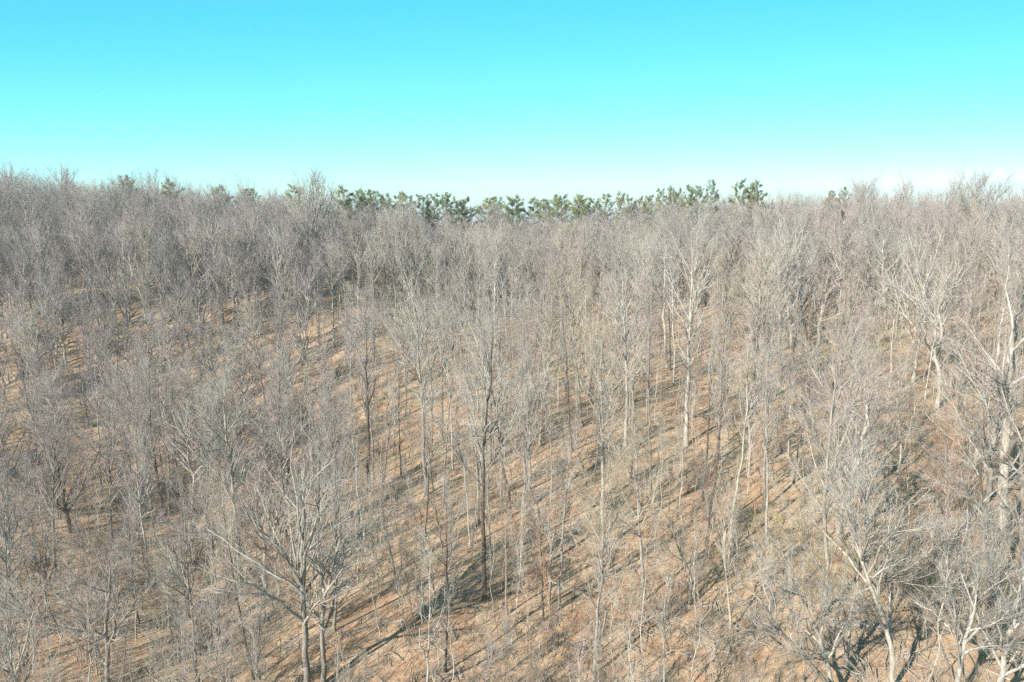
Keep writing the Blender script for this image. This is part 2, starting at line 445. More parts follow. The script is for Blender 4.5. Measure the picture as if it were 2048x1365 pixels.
def mesh_trunk(g, mat, sides=9):
    T, R = g['T'], g['R']
    return build_mesh('trunk', [(*tubes(T, R, sides), 0)], [mat])
def mesh_crown(g, lmat, tmat, with_limbs=True):
    pc = []
    if with_limbs:
        pc.append((*tubes(g['LP'], g['LR'], 5), 0))
    pc.append((*tubes(g['B'], g['BR'], 4), 0))
    pc.append((*tubes(g['C'], g['CR'], 3), 1))
    pc.append((*tubes(g['W'], g['WR'], 3), 1))
    return build_mesh('crown', pc, [lmat, tmat])
def link(o, parent=None):
    COL.objects.link(o)
    if parent is not None:
        o.parent = parent
    return o
def thing(name, label, cat, loc, group=None, rz=0., sc=1., tilt=(0, 0)):
    o = bpy.data.objects.new(name, None)
    o.empty_display_size = .5
    o.location = loc; o.rotation_euler = (tilt[0], tilt[1], rz); o.scale = (sc, sc, sc)
    o['label'] = label; o['category'] = cat
    if group:
        o['group'] = group
    return link(o)
def part(name, me, parent, mats=None):
    o = bpy.data.objects.new(name, me)
    link(o, parent)
    for i, mm in enumerate(mats or []):
        if mm is not None:
            o.material_slots[i].link = 'OBJECT'; o.material_slots[i].material = mm
    return o

# ------------------------------------------------------------------ ground
fx = np.sign(np.linspace(-1, 1, 261)) * (np.abs(np.linspace(-1, 1, 261)) ** 2.4 * 2800 + np.abs(np.linspace(-1, 1, 261)) * 200)
s = np.linspace(0, 1, 300)
fy = -60 + s * 330 + s ** 5 * 5200
XX, YY = np.meshgrid(fx, fy, indexing='ij')
ZZ = hgt(XX, YY)
far = np.clip((np.maximum(np.abs(XX), YY) - 420) / 300, 0, 1)
ZZ = ZZ * (1 - far) + far * (HC - 62)
V = np.stack([XX, YY, ZZ], -1).reshape(-1, 3)
idx = np.arange(len(fx) * len(fy)).reshape(len(fx), len(fy))
Q = np.stack([idx[:-1, :-1], idx[1:, :-1], idx[1:, 1:], idx[:-1, 1:]], -1).reshape(-1, 4)
gm = build_mesh('ground', [(V, Q, np.zeros((0, 3), int), 0)], [M['litter']])
go = bpy.data.objects.new('ground', gm); link(go); go['kind'] = 'structure'
go['label'] = 'hillside covered with rust brown fallen leaves under the trees'

# ------------------------------------------------------------------ landmark trees, traced trunk lines put at their real distance
# trunk: pixel points from the base up (the last one is the leader's top); w: trunk width in pixels near the base
HERO = [
    dict(t=[(617, 1392), (606, 1240), (603, 1090), (607, 950), (600, 860)], w=15, k='broad', bark='grey', tw='twig_grey', n=8,
         l=[[(598, 1230), (560, 1160), (515, 1120), (480, 1105)], [(600, 1215), (580, 1100), (555, 1000), (540, 930)], [(603, 1160), (575, 1060), (548, 985)], [(604, 1130), (640, 1020), (660, 940)], [(605, 1290), (585, 1278), (560, 1300)]],
         lab='thick grey tree with a spreading limb fan, left of two close lower-edge trunks', sn='the thick grey limb-fan tree'),
    dict(t=[(648, 1378), (643, 1280), (642, 1205), (662, 1150), (678, 1070), (690, 1000)], w=12, k='broad', bark='grey', tw='twig_grey', n=7,
         l=[[(644, 1200), (668, 1165), (705, 1115), (735, 1060)], [(642, 1200), (625, 1150), (615, 1080)], [(655, 1160), (700, 1100), (760, 1075)]],
         lab='grey tree forking in a Y beside the thick limb-fan tree at the lower edge', sn='the grey Y-forked tree'),
    dict(t=[(398, 1385), (392, 1290), (385, 1200), (380, 1120), (375, 1060)], w=8, k='small', bark='grey', tw='twig_grey', n=6,
         l=[[(385, 1200), (366, 1140), (340, 1105), (318, 1085)], [(384, 1180), (376, 1130), (350, 1060)], [(386, 1170), (400, 1120), (402, 1060)]],
         lab='slender dark grey tree with a narrow V fork above a bare lower trunk', sn='the slender V-forked tree'),
    dict(t=[(218, 1380), (213, 1330), (212, 1280), (216, 1200), (225, 1120), (228, 1060)], w=11, k='broad', bark='grey', tw='twig', n=7,
         l=[[(214, 1335), (170, 1310), (135, 1285), (110, 1262), (80, 1255)], [(110, 1262), (85, 1215), (45, 1190)], [(216, 1300), (245, 1240), (262, 1170)], [(214, 1300), (235, 1260), (250, 1250)]],
         lab='grey tree with one long dark limb reaching far out to the left, lower left corner', sn='the long-limbed corner tree'),
    dict(t=[(143, 1065), (136, 1030), (128, 985), (120, 930), (112, 860), (110, 810)], w=9, k='fan', bark='dark', tw='twig_pink', n=8,
         l=[[(136, 1030), (105, 960), (70, 905), (20, 875)], [(134, 1020), (110, 950), (60, 880)], [(136, 1025), (150, 960), (165, 900)], [(134, 1015), (155, 985), (180, 950)]],
         lab='dark low-forking tree with a wide twiggy fan crown in the hollow', sn='the dark fan-crowned tree'),
    dict(t=[(303, 1022), (296, 950), (285, 880), (272, 840), (250, 790), (238, 745)], w=7, k='tall', bark='dark', tw='twig', n=16,
         lab='dark trunk bending left, front one of the dark trunks in the hollow', sn='the bent dark hollow tree'),
    dict(t=[(323, 1016), (317, 950), (305, 875), (300, 820), (303, 720)], w=6, k='tall', bark='dark', tw='twig', n=16,
         lab='straight dark trunk second among the dark trunks in the hollow', sn='the straight dark hollow tree'),
    dict(t=[(347, 1010), (342, 950), (332, 880), (322, 830), (318, 720)], w=5, k='tall', bark='grey', tw='twig_grey', n=16,
         lab='grey slightly bent trunk behind the dark trunks in the hollow', sn='the grey hollow tree'),
    dict(t=[(357, 1004), (350, 930), (343, 870), (338, 760)], w=4.5, k='slim', bark='dark', tw='twig', n=14,
         lab='thin dark trunk at the right end of the dark trunks in the hollow', sn='the thin dark hollow tree'),
    dict(t=[(203, 985), (200, 900), (196, 800), (193, 700)], w=4.5, k='slim', bark='pale', tw='twig', n=14,
         lab='thin pale straight trunk above the grassy bench on the left slope', sn='the thin pale bench tree'),
    dict(t=[(482, 1160), (475, 1080), (468, 1000), (460, 930), (449, 870), (446, 740)], w=9, k='tall', bark='pale', tw='twig_grey', n=18,
         l=[[(468, 1000), (430, 910), (400, 860), (360, 820)], [(458, 925), (425, 880), (385, 850)], [(466, 990), (500, 900), (520, 840)]],
         lab='pale grey tree leaning left with long straight rising limbs', sn='the pale leaning tree'),
    dict(t=[(738, 988), (735, 900), (733, 800), (730, 720), (726, 620)], w=7.5, k='pole', bark='dark', tw='twig', n=20,
         lab='straight dark pole tree standing alone at the top of the open leaf slope', sn='the lone dark pole tree'),
    dict(t=[(852, 992), (848, 900), (846, 800), (838, 700), (828, 560)], w=9, k='tall', bark='grey', tw='twig_grey', n=22,
         l=[[(846, 780), (820, 690), (790, 620)], [(846, 770), (835, 680), (805, 560)]],
         lab='tall grey tree with two close stems, blackened near its base', sn='the tall twin-stemmed tree'),
    dict(t=[(908, 945), (904, 850), (897, 760), (890, 690), (876, 600)], w=4.5, k='slim', bark='white', tw='twig_grey', n=16,
         lab='slender white trunk leaning left on the open leaf slope', sn='the slender white trunk'),
    dict(t=[(969, 1205), (967, 1100), (966, 1000), (968, 900), (971, 850), (980, 740), (985, 620)], w=11, k='tall', bark='dark', tw='twig_grey', n=18,
         l=[[(969, 880), (990, 820), (1012, 775), (1032, 745)], [(970, 870), (962, 800), (945, 760), (930, 740)], [(968, 880), (945, 865), (925, 890)], [(970, 875), (1000, 860), (1020, 850)]],
         lab='tall central tree with a long dark vine-covered trunk and crooked limbs', sn='the tall vine-clad central tree'),
    dict(t=[(1097, 1212), (1101, 1160), (1101, 1100), (1110, 1060), (1128, 1030)], w=8, k='small', bark='white', tw='twig_grey', n=3, dens=.25,
         l=[[(1101, 1100), (1092, 1070), (1085, 1050)], [(1108, 1062), (1130, 1048), (1152, 1042)], [(1098, 1163), (1118, 1162), (1150, 1170)]],
         lab='small white-barked tree with a twisted fork and nearly no twigs', sn='the small white forked tree'),
    dict(t=[(1117, 1216), (1121, 1120), (1127, 1040), (1133, 960), (1140, 860)], w=7, k='slim', bark='grey', tw='twig_grey', n=16,
         lab='straight brown-grey trunk right behind the small white forked tree', sn='the straight brown-grey trunk'),
    dict(t=[(1086, 1245), (1085, 1180), (1083, 1110), (1080, 1040), (1066, 960)], w=5, k='slim', bark='dark', tw='twig', n=16,
         lab='thin dark stem in front of the small white forked tree', sn='the thin dark stem'),
    dict(t=[(1188, 1352), (1194, 1250), (1201, 1150), (1208, 1070), (1200, 980)], w=9, k='tall', bark='grey', tw='twig_tan', n=10,
         l=[[(1203, 1140), (1222, 1090), (1255, 1060)], [(1202, 1140), (1190, 1090), (1175, 1040)], [(1206, 1090), (1225, 1030), (1240, 980)]],
         lab='grey tree with an upright V crown on the open slope, base near the lower edge', sn='the upright V-crowned tree'),
    dict(t=[(1290, 1203), (1283, 1120), (1277, 1040), (1273, 970), (1270, 880)], w=8, k='tall', bark='pale', tw='twig_tan', n=16,
         lab='pale straight trunk with a light tan crown above the open slope', sn='the pale tan-crowned tree'),
    dict(t=[(1378, 1215), (1385, 1150), (1365, 1120), (1348, 1080), (1340, 1030), (1325, 990)], w=6, k='small', bark='grey', tw='twig_tan', n=10,
         lab='crooked grey tree with an S-bent trunk right of the pale tan-crowned tree', sn='the S-bent tree'),
    dict(t=[(1372, 892), (1375, 800), (1380, 700), (1384, 620), (1386, 480)], w=9.5, k='tall', bark='pale', tw='twig_grey', n=24,
         lab='tall straight pale trunk standing clear on the shadow-striped slope', sn='the tall clear pale trunk'),
    dict(t=[(1251, 905), (1253, 800), (1250, 720), (1245, 640), (1238, 500)], w=8, k='tall', bark='pale', tw='twig_grey', n=24,
         lab='tall pale grey tree with a dense tapering crown left of the clear pale trunk', sn='the dense pale grey tree'),
    dict(t=[(1166, 852), (1158, 780), (1150, 720), (1142, 650), (1132, 530)], w=6, k='tall', bark='pale', tw='twig_tan', n=22,
         lab='pale tree leaning slightly left in the middle of the central stand', sn='the leaning central pale tree'),
    dict(t=[(1333, 735), (1328, 660), (1326, 600), (1327, 540), (1330, 455)], w=7, k='tall', bark='white', tw='twig_grey', n=16,
         l=[[(1325, 610), (1312, 585), (1300, 560)], [(1327, 560), (1342, 510), (1352, 470)]],
         lab='white-limbed tree with a bright forked upper trunk among the central crowns', sn='the white-limbed tree'),
    dict(t=[(1340, 742), (1339, 660), (1339, 590), (1338, 530)], w=5, k='slim', bark='dark', tw='twig', n=12,
         lab='dark straight trunk close beside the white-limbed tree', sn='the dark neighbour trunk'),
    dict(t=[(1584, 694), (1580, 640), (1570, 590), (1572, 530), (1574, 455)], w=7, k='fan', bark='white', tw='twig_grey', n=9,
         l=[[(1583, 670), (1566, 630), (1548, 600)], [(1586, 660), (1588, 600), (1590, 540)], [(1572, 600), (1560, 570), (1556, 540)]],
         lab='bright white multi-stemmed tree at the top of the striped slope', sn='the bright white multi-stemmed tree'),
    dict(t=[(1613, 680), (1608, 640), (1600, 600), (1606, 545), (1605, 500)], w=6, k='small', bark='black', tw='twig', n=11,
         lab='black slanting trunk just right of the bright white multi-stemmed tree', sn='the black slanting trunk'),
    dict(t=[(1543, 716), (1536, 650), (1530, 590), (1541, 520), (1545, 440)], w=6, k='broad', bark='dark', tw='twig_grey', n=14,
         l=[[(1540, 690), (1515, 640), (1500, 600)], [(1534, 560), (1505, 500), (1478, 470)]],
         lab='dark crooked-limbed tree left of the bright white multi-stemmed tree', sn='the dark crooked-limbed tree'),
    dict(t=[(1772, 660), (1767, 600), (1764, 555), (1762, 500), (1765, 425)], w=7.5, k='broad', bark='pale', tw='twig_grey', n=14,
         l=[[(1764, 560), (1745, 520), (1715, 500), (1690, 480)], [(1766, 550), (1790, 500), (1820, 480)], [(1762, 540), (1752, 500), (1738, 455)]],
         lab='large pale oak with a rounded crown high on the slope, right of the dark snag', sn='the large pale round-crowned oak'),
    dict(t=[(1826, 765), (1836, 690), (1843, 640), (1850, 600), (1856, 500)], w=7, k='fan', bark='pale', tw='twig_grey', n=10,
         l=[[(1845, 620), (1820, 585), (1790, 560)], [(1848, 610), (1880, 580), (1920, 545)], [(1840, 650), (1870, 630), (1900, 630)]],
         lab='pale tree with a broad upswept fan crown below the round-crowned oak', sn='the upswept pale fan tree'),
    dict(t=[(2006, 1078), (2010, 960), (2018, 860), (2028, 760), (2040, 640), (2048, 540)], w=24, k='broad', bark='pale', tw='twig_pink', n=8, dens=.3,
         l=[[(2020, 850), (1990, 780), (1955, 735), (1935, 700)], [(2028, 770), (2000, 690), (1975, 640)], [(2030, 760), (2060, 700), (2090, 640)], [(2024, 800), (1995, 770), (1975, 770)]],
         lab='massive pale trunk with lichen blotches standing at the right edge', sn='the massive right-edge trunk'),
    dict(t=[(2044, 1140), (2042, 1000), (2038, 900), (2050, 780), (2056, 680)], w=12, k='broad', bark='grey', tw='twig', n=7, dens=.22,
         lab='grey trunk half hidden behind the massive pale trunk at the right edge', sn='the half-hidden right-edge trunk'),
    dict(t=[(1787, 1382), (1783, 1300), (1776, 1250), (1755, 1205), (1733, 1165), (1720, 1080), (1715, 980)], w=13, k='fan', bark='pale', tw='twig_grey', n=5, dens=.36,
         l=[[(1774, 1250), (1768, 1190), (1766, 1150)], [(1735, 1165), (1700, 1120), (1672, 1085), (1640, 1060)], [(1728, 1150), (1750, 1080), (1775, 1000), (1800, 950)], [(1735, 1160), (1775, 1130), (1810, 1105)], [(1726, 1130), (1712, 1060), (1690, 960)], [(1730, 1140), (1745, 1050), (1748, 940)]],
         lab='pale crooked tree bending left under a big silvery fan crown, lower right', sn='the big silvery fan tree'),
    dict(t=[(1694, 1330), (1697, 1270), (1706, 1210), (1714, 1160), (1735, 1100), (1755, 1030), (1770, 930)], w=9, k='fan', bark='grey', tw='twig_grey', n=4,
         l=[[(1714, 1160), (1690, 1110), (1665, 1050), (1650, 1000)], [(1718, 1150), (1728, 1060), (1735, 960)], [(1720, 1150), (1780, 1080), (1830, 1050)]],
         lab='mottled grey trunk rising under the left half of the big silvery fan crown', sn='the mottled grey trunk'),
    dict(t=[(1690, 1420), (1645, 1355), (1600, 1310), (1565, 1270), (1540, 1235), (1515, 1190), (1490, 1140)], w=13, k='broad', bark='grey', tw='twig_grey', n=6, dens=.27,
         l=[[(1600, 1310), (1585, 1250), (1590, 1190)], [(1565, 1270), (1510, 1245), (1440, 1240), (1400, 1235)], [(1545, 1240), (1545, 1180), (1530, 1120)]],
         lab='pale grey trunk leaning hard to the left out of the lower edge', sn='the hard-leaning pale trunk'),
    dict(t=[(1672, 1405), (1655, 1330), (1635, 1265), (1610, 1215), (1590, 1170), (1570, 1130), (1555, 1080)], w=11, k='broad', bark='pale', tw='twig_grey', n=6, dens=.27,
         l=[[(1637, 1270), (1645, 1200), (1650, 1140)], [(1600, 1190), (1560, 1160), (1530, 1145)]],
         lab='forked pale trunk curving left behind the hard-leaning pale trunk', sn='the curved pale trunk'),
    dict(t=[(1651, 1237), (1654, 1150), (1652, 1060), (1645, 970), (1655, 880), (1668, 780), (1672, 690)], w=11, k='tall', bark='grey', tw='twig', n=18,
         lab='straight brown-grey trunk rising behind the big silvery fan crown', sn='the brown-grey mid-slope trunk'),
    dict(t=[(1718, 1005), (1712, 900), (1722, 860), (1700, 800), (1705, 740), (1690, 640)], w=8, k='broad', bark='grey', tw='twig', n=13,
         lab='knotty grey tree with a kinked trunk in the middle of the right slope', sn='the knotty kinked tree'),
    dict(t=[(1912, 1400), (1915, 1340), (1925, 1290), (1935, 1240), (1945, 1190), (1940, 1110)], w=12, k='fan', bark='white', tw='twig_grey', n=7,
         l=[[(1925, 1290), (1900, 1250), (1870, 1235), (1850, 1225)], [(1930, 1280), (1960, 1220), (1990, 1180)], [(1920, 1300), (1965, 1270), (2010, 1250)]],
         lab='white fan-crowned tree leaning right at the lower right corner', sn='the white corner fan tree'),
    dict(t=[(2000, 1420), (1998, 1360), (2005, 1300), (2025, 1240), (2035, 1160), (2030, 1080)], w=14, k='fan', bark='white', tw='twig_grey', n=7,
         l=[[(2003, 1310), (1985, 1260), (1960, 1200)], [(2005, 1300), (2000, 1230), (1990, 1150)], [(2000, 1345), (2030, 1320), (2060, 1300)]],
         lab='thick white trunk with rising limbs at the very lower right corner', sn='the thick white corner trunk'),
    dict(t=[(1982, 1215), (1978, 1130), (1975, 1060), (1966, 980), (1970, 900), (1960, 820)], w=10, k='broad', bark='dark', tw='twig', n=6, dens=.2,
         l=[[(1978, 1120), (1955, 1095), (1930, 1090), (1900, 1110)], [(1975, 1060), (1945, 1045), (1905, 1045)]],
         lab='dark ragged trunk with pale drooping limbs left of the massive pale trunk', sn='the dark ragged trunk'),
    dict(t=[(893, 1345), (893, 1270), (893, 1180), (892, 1090), (888, 1000)], w=6, k='slim', bark='black', tw='twig', n=14,
         lab='straight blackish pole at the lower middle with pale sprays in front', sn='the blackish lower pole'),
    dict(t=[(853, 1395), (856, 1320), (858, 1270), (860, 1180), (862, 1090)], w=5.5, k='slim', bark='white', tw='twig_grey', n=14,
         l=[[(856, 1315), (846, 1290), (838, 1260)]],
         lab='thin white Y-forked stem just left of the blackish lower pole', sn='the thin white Y stem'),
    dict(t=[(790, 1150), (783, 1110), (775, 1070), (768, 1030), (757, 960)], w=5, k='slim', bark='dark', tw='twig', n=12,
         lab='dark stem slanting left above the leaf slope left of the central tree', sn='the dark slanting stem'),
    dict(t=[(1014, 1230), (1012, 1150), (1013, 1060), (1014, 1000), (1018, 900)], w=5, k='slim', bark='grey', tw='twig', n=14,
         lab='slim grey stem with a raised fork just right of the central tree', sn='the slim raised-fork stem'),
    dict(t=[(1462, 1260), (1456, 1180), (1450, 1110), (1452, 1040), (1455, 960)], w=6, k='small', bark='pale', tw='twig_tan', n=10,
         lab='pale thin-limbed tree behind the hard-leaning pale trunk', sn='the pale thin-limbed tree'),
    dict(t=[(1497, 955), (1500, 900), (1497, 850), (1488, 800), (1480, 740)], w=6, k='small', bark='pale', tw='twig_tan', n=11,
         lab='light tan tree with a crooked fork on the right-hand striped slope', sn='the light tan forked tree'),
    dict(t=[(1925, 893), (1930, 840), (1928, 800), (1915, 760), (1922, 700)], w=5, k='small', bark='pale', tw='twig', n=8,
         lab='short pale tree beside a white stone near the massive pale trunk', sn='the short pale stone-side tree'),
    # left hillside
    dict(t=[(292, 655), (290, 610), (283, 585), (270, 555), (262, 520), (255, 470)], w=5.5, k='broad', bark='pale', tw='twig', n=10,
         l=[[(290, 600), (300, 565), (320, 535)], [(287, 590), (262, 560), (235, 540)]],
         lab='pale V-limbed oak standing in front of the open ground on the left hillside', sn='the pale V-limbed oak'),
    dict(t=[(253, 635), (251, 590), (250, 550), (248, 510), (246, 455)], w=5, k='tall', bark='pale', tw='twig', n=16,
         lab='straight pale trunk left of the V-limbed oak on the left hillside', sn='the straight pale hillside trunk'),
    dict(t=[(393, 618), (390, 580), (383, 545), (377, 510), (380, 460)], w=4.5, k='tall', bark='pale', tw='twig', n=14,
         lab='pale leaning trunk on the open terraced ground of the left hillside', sn='the leaning terrace trunk'),
    dict(t=[(440, 588), (438, 560), (432, 530), (425, 500), (428, 430)], w=6, k='fan', bark='grey', tw='twig_grey', n=9,
         l=[[(438, 565), (450, 535), (460, 500)], [(435, 540), (415, 500), (400, 470)]],
         lab='silvery crowned tree with white forks above the left terraces', sn='the silvery forked hillside tree'),
    dict(t=[(622, 592), (622, 540), (625, 470), (630, 420), (632, 348)], w=6.5, k='dome', bark='grey', tw='twig_grey', n=22,
         lab='tall tree whose rounded crown stands above the ridge left of the pines', sn='the tall round-topped ridge tree'),
    dict(t=[(614, 596), (618, 550), (616, 500), (612, 440)], w=5, k='tall', bark='grey', tw='twig', n=14,
         lab='mossy trunk close beside the tall round-topped ridge tree', sn='the mossy ridge-side trunk'),
    dict(t=[(811, 600), (809, 560), (809, 525), (812, 480), (815, 415)], w=5, k='fan', bark='pale', tw='twig_grey', n=9,
         l=[[(809, 530), (835, 500), (855, 470)], [(809, 528), (785, 500), (765, 480)]],
         lab='pale wide fan oak below the pines in the saddle', sn='the pale wide saddle oak'),
    # skyline
    dict(t=[(118, 470), (120, 420), (124, 370), (126, 336)], w=3.5, k='dome', bark='grey', tw='twig', n=20,
         lab='double-domed bare crown rising above the left end of the skyline', sn='the double-domed skyline tree', far=205),
    dict(t=[(10, 480), (12, 420), (14, 370), (15, 336)], w=3.5, k='dome', bark='grey', tw='twig', n=20,
         lab='bare dome crown at the far left end of the skyline', sn='the far-left dome tree', far=200),
    dict(t=[(1955, 480), (1954, 430), (1953, 385), (1956, 338)], w=4, k='dome', bark='grey', tw='twig_grey', n=20,
         lab='lone airy crown standing above the skyline at the far right', sn='the lone airy skyline tree', far=150),
    dict(t=[(1735, 500), (1735, 450), (1732, 400), (1735, 358)], w=4, k='dome', bark='grey', tw='twig_pink', n=20,
         lab='large pinkish dome crown on the skyline right of the last pine', sn='the pinkish dome tree', far=160),
]
tri_lib = []
heroes = []            # (x, y, px, base py, top py, short name)
def line_world(pts, Y, rng, base):
    out = []
    for i, (px, py) in enumerate(pts):
        q = at(px, py, Y) - base
        out.append(q)
    return np.array(out)
for hi, h in enumerate(HERO):
    rng = np.random.default_rng(500 + hi)
    bx, by = h['t'][0]
    if 'far' in h:
        q = at(bx, by, h['far']); base = np.array([q[0], h['far'], float(hgt(q[0], h['far']))])
    else:
        base = ground_at(bx, by)
    Y = base[1]
    tr = line_world(h['t'], Y, rng, base)
    if 'far' in h:
        tr = np.vstack([[0, 0, 0], tr[tr[:, 2] > 3]])
    ydrift = rng.uniform(-.06, .06)
    tr[:, 1] += ydrift * tr[:, 2]
    tr = np.vstack([[tr[0, 0], tr[0, 1], -.5], tr])
    H = tr[-1, 2]
    topz = max(KIND[h['k']]['top'], .78) * H
    if KIND[h['k']]['top'] < .9:
        zz = tr[:, 2]; j = int(np.argmax(zz > topz)); a_ = (topz - zz[j - 1]) / (zz[j] - zz[j - 1])
        tr = np.vstack([tr[:j], tr[j - 1] * (1 - a_) + tr[j] * a_])
    lim = []
    for lp in h.get('l', []):
        q = line_world(lp, Y, rng, base)
        q[:, 1] += ydrift * q[:, 2]
        slope = rng.choice([-1, 1]) * rng.uniform(.25, .7)
        q[:, 1] += slope * (np.linalg.norm(q - q[0], axis=1))
        lim.append(q)
    r0 = h['w'] * .5 * Y / FPX * 1.02
    g = grow(h['k'], H, 900 + hi, trunk=tr, limbs=lim, r0=r0, nauto=h.get('n'), dens=h.get('dens', 1.0 if 'far' in h or h['k'] == 'dome' else {'slim': .26, 'small': .32}.get(h['k'], .46)))
    root = thing('bare_tree', h['lab'], 'tree', base, 'leafless trees on the hillside')
    part('trunk', mesh_trunk(g, M[h['bark']], 10), root)
    lb = {'white': 'white', 'pale': 'pale', 'grey': 'limb', 'dark': 'grey', 'black': 'dark'}[h['bark']]
    near = Y < 75
    if near:
        for li in range(len(g['LP'])):
            part('limb', build_mesh('limb', [(*tubes(g['LP'][li:li + 1], g['LR'][li:li + 1], 6), 0)], [M[lb]]), root)
    part('crown', mesh_crown(g, M[lb], M[h['tw']], not near), root)
    tp = project(base + np.array([tr[-1, 0], tr[-1, 1], H])); bp_ = project(base)
    heroes.append((base[0], base[1], bp_[0], bp_[1], tp[1], h['sn']))

# ------------------------------------------------------------------ library of other trees
LIB = {}
spec = [('pole', 6, 21), ('tall', 5, 20), ('broad', 5, 18), ('fan', 3, 15), ('dome', 4, 18), ('stem', 6, 16), ('slim', 4, 13), ('small', 4, 9.5), ('sap', 4, 5.0), ('whip', 4, 8.0)]
for kind, n, H in spec:
    LIB[kind] = []
    for i in range(n):
        g = grow(kind, H, hash((kind, i)) % 1 + 31 * i + 7 * len(kind) + ord(kind[0]), dens=1.0 if kind in ('sap', 'whip') else .32, twk=1.2, lk=1.12)
        if kind in ('sap', 'whip'):
            tm = lm = wm = M['whip'] if kind == 'whip' else M['brush']
        else:
            tm = M['grey'] if i % 3 else M['pale']
            if kind in ('slim', 'broad') and i % 4 == 1:
                tm = M['dark']
            lm, wm = M['limb'], M['twig']
        LIB[kind].append(dict(trunk=mesh_trunk(g, tm, 7), crown=mesh_crown(g, lm, wm), H=H, bark={'bark_grey': 'grey', 'bark_pale': 'pale', 'bark_dark': 'dark'}.get(tm.name, 'brown')))

FARL = {}
for kind, n, H in spec[:7]:
    FARL[kind] = []
    for i in range(3):
        g = grow(kind, H, 4000 + 31 * i + ord(kind[1]), dens=.34, twk=1.4, lk=1.5)
        FARL[kind].append(dict(trunk=mesh_trunk(g, M['grey'] if i == 2 else M['pale'], 6), crown=mesh_crown(g, M['limb'], M['twig']), H=H, bark='grey' if i == 2 else 'pale'))
FARL['small'] = list(LIB['small'])
for kind in list(FARL):
    for l in FARL[kind][:2] if kind != 'small' else FARL[kind][:2]:
        cm = l['crown'].copy(); cm.materials[1] = M['twig_dark']  # darker twig copy, hillside shade mixed into its colour
        FARL[kind].append(dict(trunk=l['trunk'], crown=cm, H=l['H']))
def dark_side(c):  # left hillside, where darker twig colour also stands in for shade
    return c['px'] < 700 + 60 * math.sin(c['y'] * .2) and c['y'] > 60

# ------------------------------------------------------------------ scatter of the wood
rng = np.random.default_rng(77)
cand = []
cell = {}
def free(x, y, r):
    i, j = int(x // 4), int(y // 4)
    for a in range(i - 2, i + 3):
        for b_ in range(j - 2, j + 3):
            for (qx, qy, qr) in cell.get((a, b_), ()):
                if (qx - x) ** 2 + (qy - y) ** 2 < (.5 * (r + qr)) ** 2:
                    return False
    cell.setdefault((i, j), []).append((x, y, r))
    return True
for (x, y, *_r) in heroes:
    cell.setdefault((int(x // 4), int(y // 4)), []).append((x, y, 4.5))
def open_zone(px, py):
    """how open the wood is where the photograph shows leaf-covered ground"""
    o = 0.
    if py > 640 and px > 620:
        o = 1.0
    if py > 1000 and px <= 620:
        o = .2
    return o
def blocks_hero(px, pby, pty, y):
    for (hx, hy, hpx, hby, hty, _n) in heroes:
        if y < hy + .5 and abs(px - hpx) < 26 * 60 / max(hy, 40) and pby > hby and pty < hby - 20:
            return True
    return False
tries = 0
while tries < 16000:
    tries += 1
    y = 8 + 226 * math.sqrt(rng.random())
    x = rng.uniform(-1, 1) * (.80 * y + 9)
    z = float(hgt(x, y))
    px, py = project((x, y, z))
    o = open_zone(px, py)
    sp = (3.3 if px < 680 else 4.1) + (1.3 if px < 1250 else 2.0) * o
    sp *= 1 + .30 * math.sin(x * .19 + 2.2 * math.sin(y * .06)) * math.sin(y * .23 + 1.4 * math.sin(x * .08))
    if px > 1120 and py > 660:
        sp += 1.3
    u = x / max(y, 1)
    r_ = rng.random()
    if o > .5:
        kind = 'pole' if r_ < .22 else 'tall' if r_ < .36 else 'stem' if r_ < .76 else 'slim' if r_ < .88 else 'small' if r_ < .95 else 'broad'
        if px > 1500 and r_ < .4:
            kind = 'broad' if r_ < .18 else 'fan' if r_ < .24 else 'tall'
    elif u < -.12 and y < 130:
        kind = 'pole' if r_ < .12 else 'tall' if r_ < .34 else 'broad' if r_ < .56 else 'slim' if r_ < .72 else 'small' if r_ < .93 else 'fan'
    elif y > 135:
        kind = 'dome' if r_ < .42 else 'broad' if r_ < .72 else 'tall' if r_ < .88 else 'fan' if r_ < .94 else 'slim'
    else:
        kind = 'pole' if r_ < .15 else 'tall' if r_ < .40 else 'broad' if r_ < .66 else 'dome' if r_ < .82 else 'fan' if r_ < .88 else 'slim'
    Hh = {'pole': 20.5, 'tall': 19, 'broad': 17, 'fan': 14.5, 'dome': 17.5, 'stem': 16.5, 'slim': 12.5, 'small': 9}[kind] * (rng.uniform(.72, 1.17) if y > 150 else rng.uniform(.80, 1.12))
    if u < -.12 and y < 125:
        Hh *= .86
    if u > .42 and y > 125:
        Hh *= .92
    if kind in ('slim', 'small', 'stem'):
        sp *= .56
    if y < 42:
        # below the frame: only what stays out of the picture or is low
        lim_z = HC - y * .80
        if z + Hh > lim_z:
            if rng.random() < .6:
                continue
            kind = 'slim' if rng.random() < .5 else 'small'; Hh = min(rng.uniform(6, 11), 14)
    tp = project((x, y, z + Hh))
    if not free(x, y, sp):
        continue
    if blocks_hero(px, py, tp[1], y) and rng.random() < .85:
        cell[(int(x // 4), int(y // 4))].pop()
        continue
    cand.append(dict(x=x, y=y, z=z, k=kind, H=Hh, px=px, py=py, ty=tp[1]))
# saplings and poles of the understorey
saps = []
for _ in range(3600):
    y = 26 + 190 * rng.random() ** .75
    x = rng.uniform(-.84, .84) * y
    z = float(hgt(x, y)); px, py = project((x, y, z))
    kk = 'whip' if rng.random() < .55 else 'sap'
    saps.append(dict(x=x, y=y, z=z, k=kk, H=rng.uniform(4.5, 10.5) if kk == 'whip' else rng.uniform(1.8, 5.0), px=px, py=py))
saps.sort(key=lambda c: c['y'])

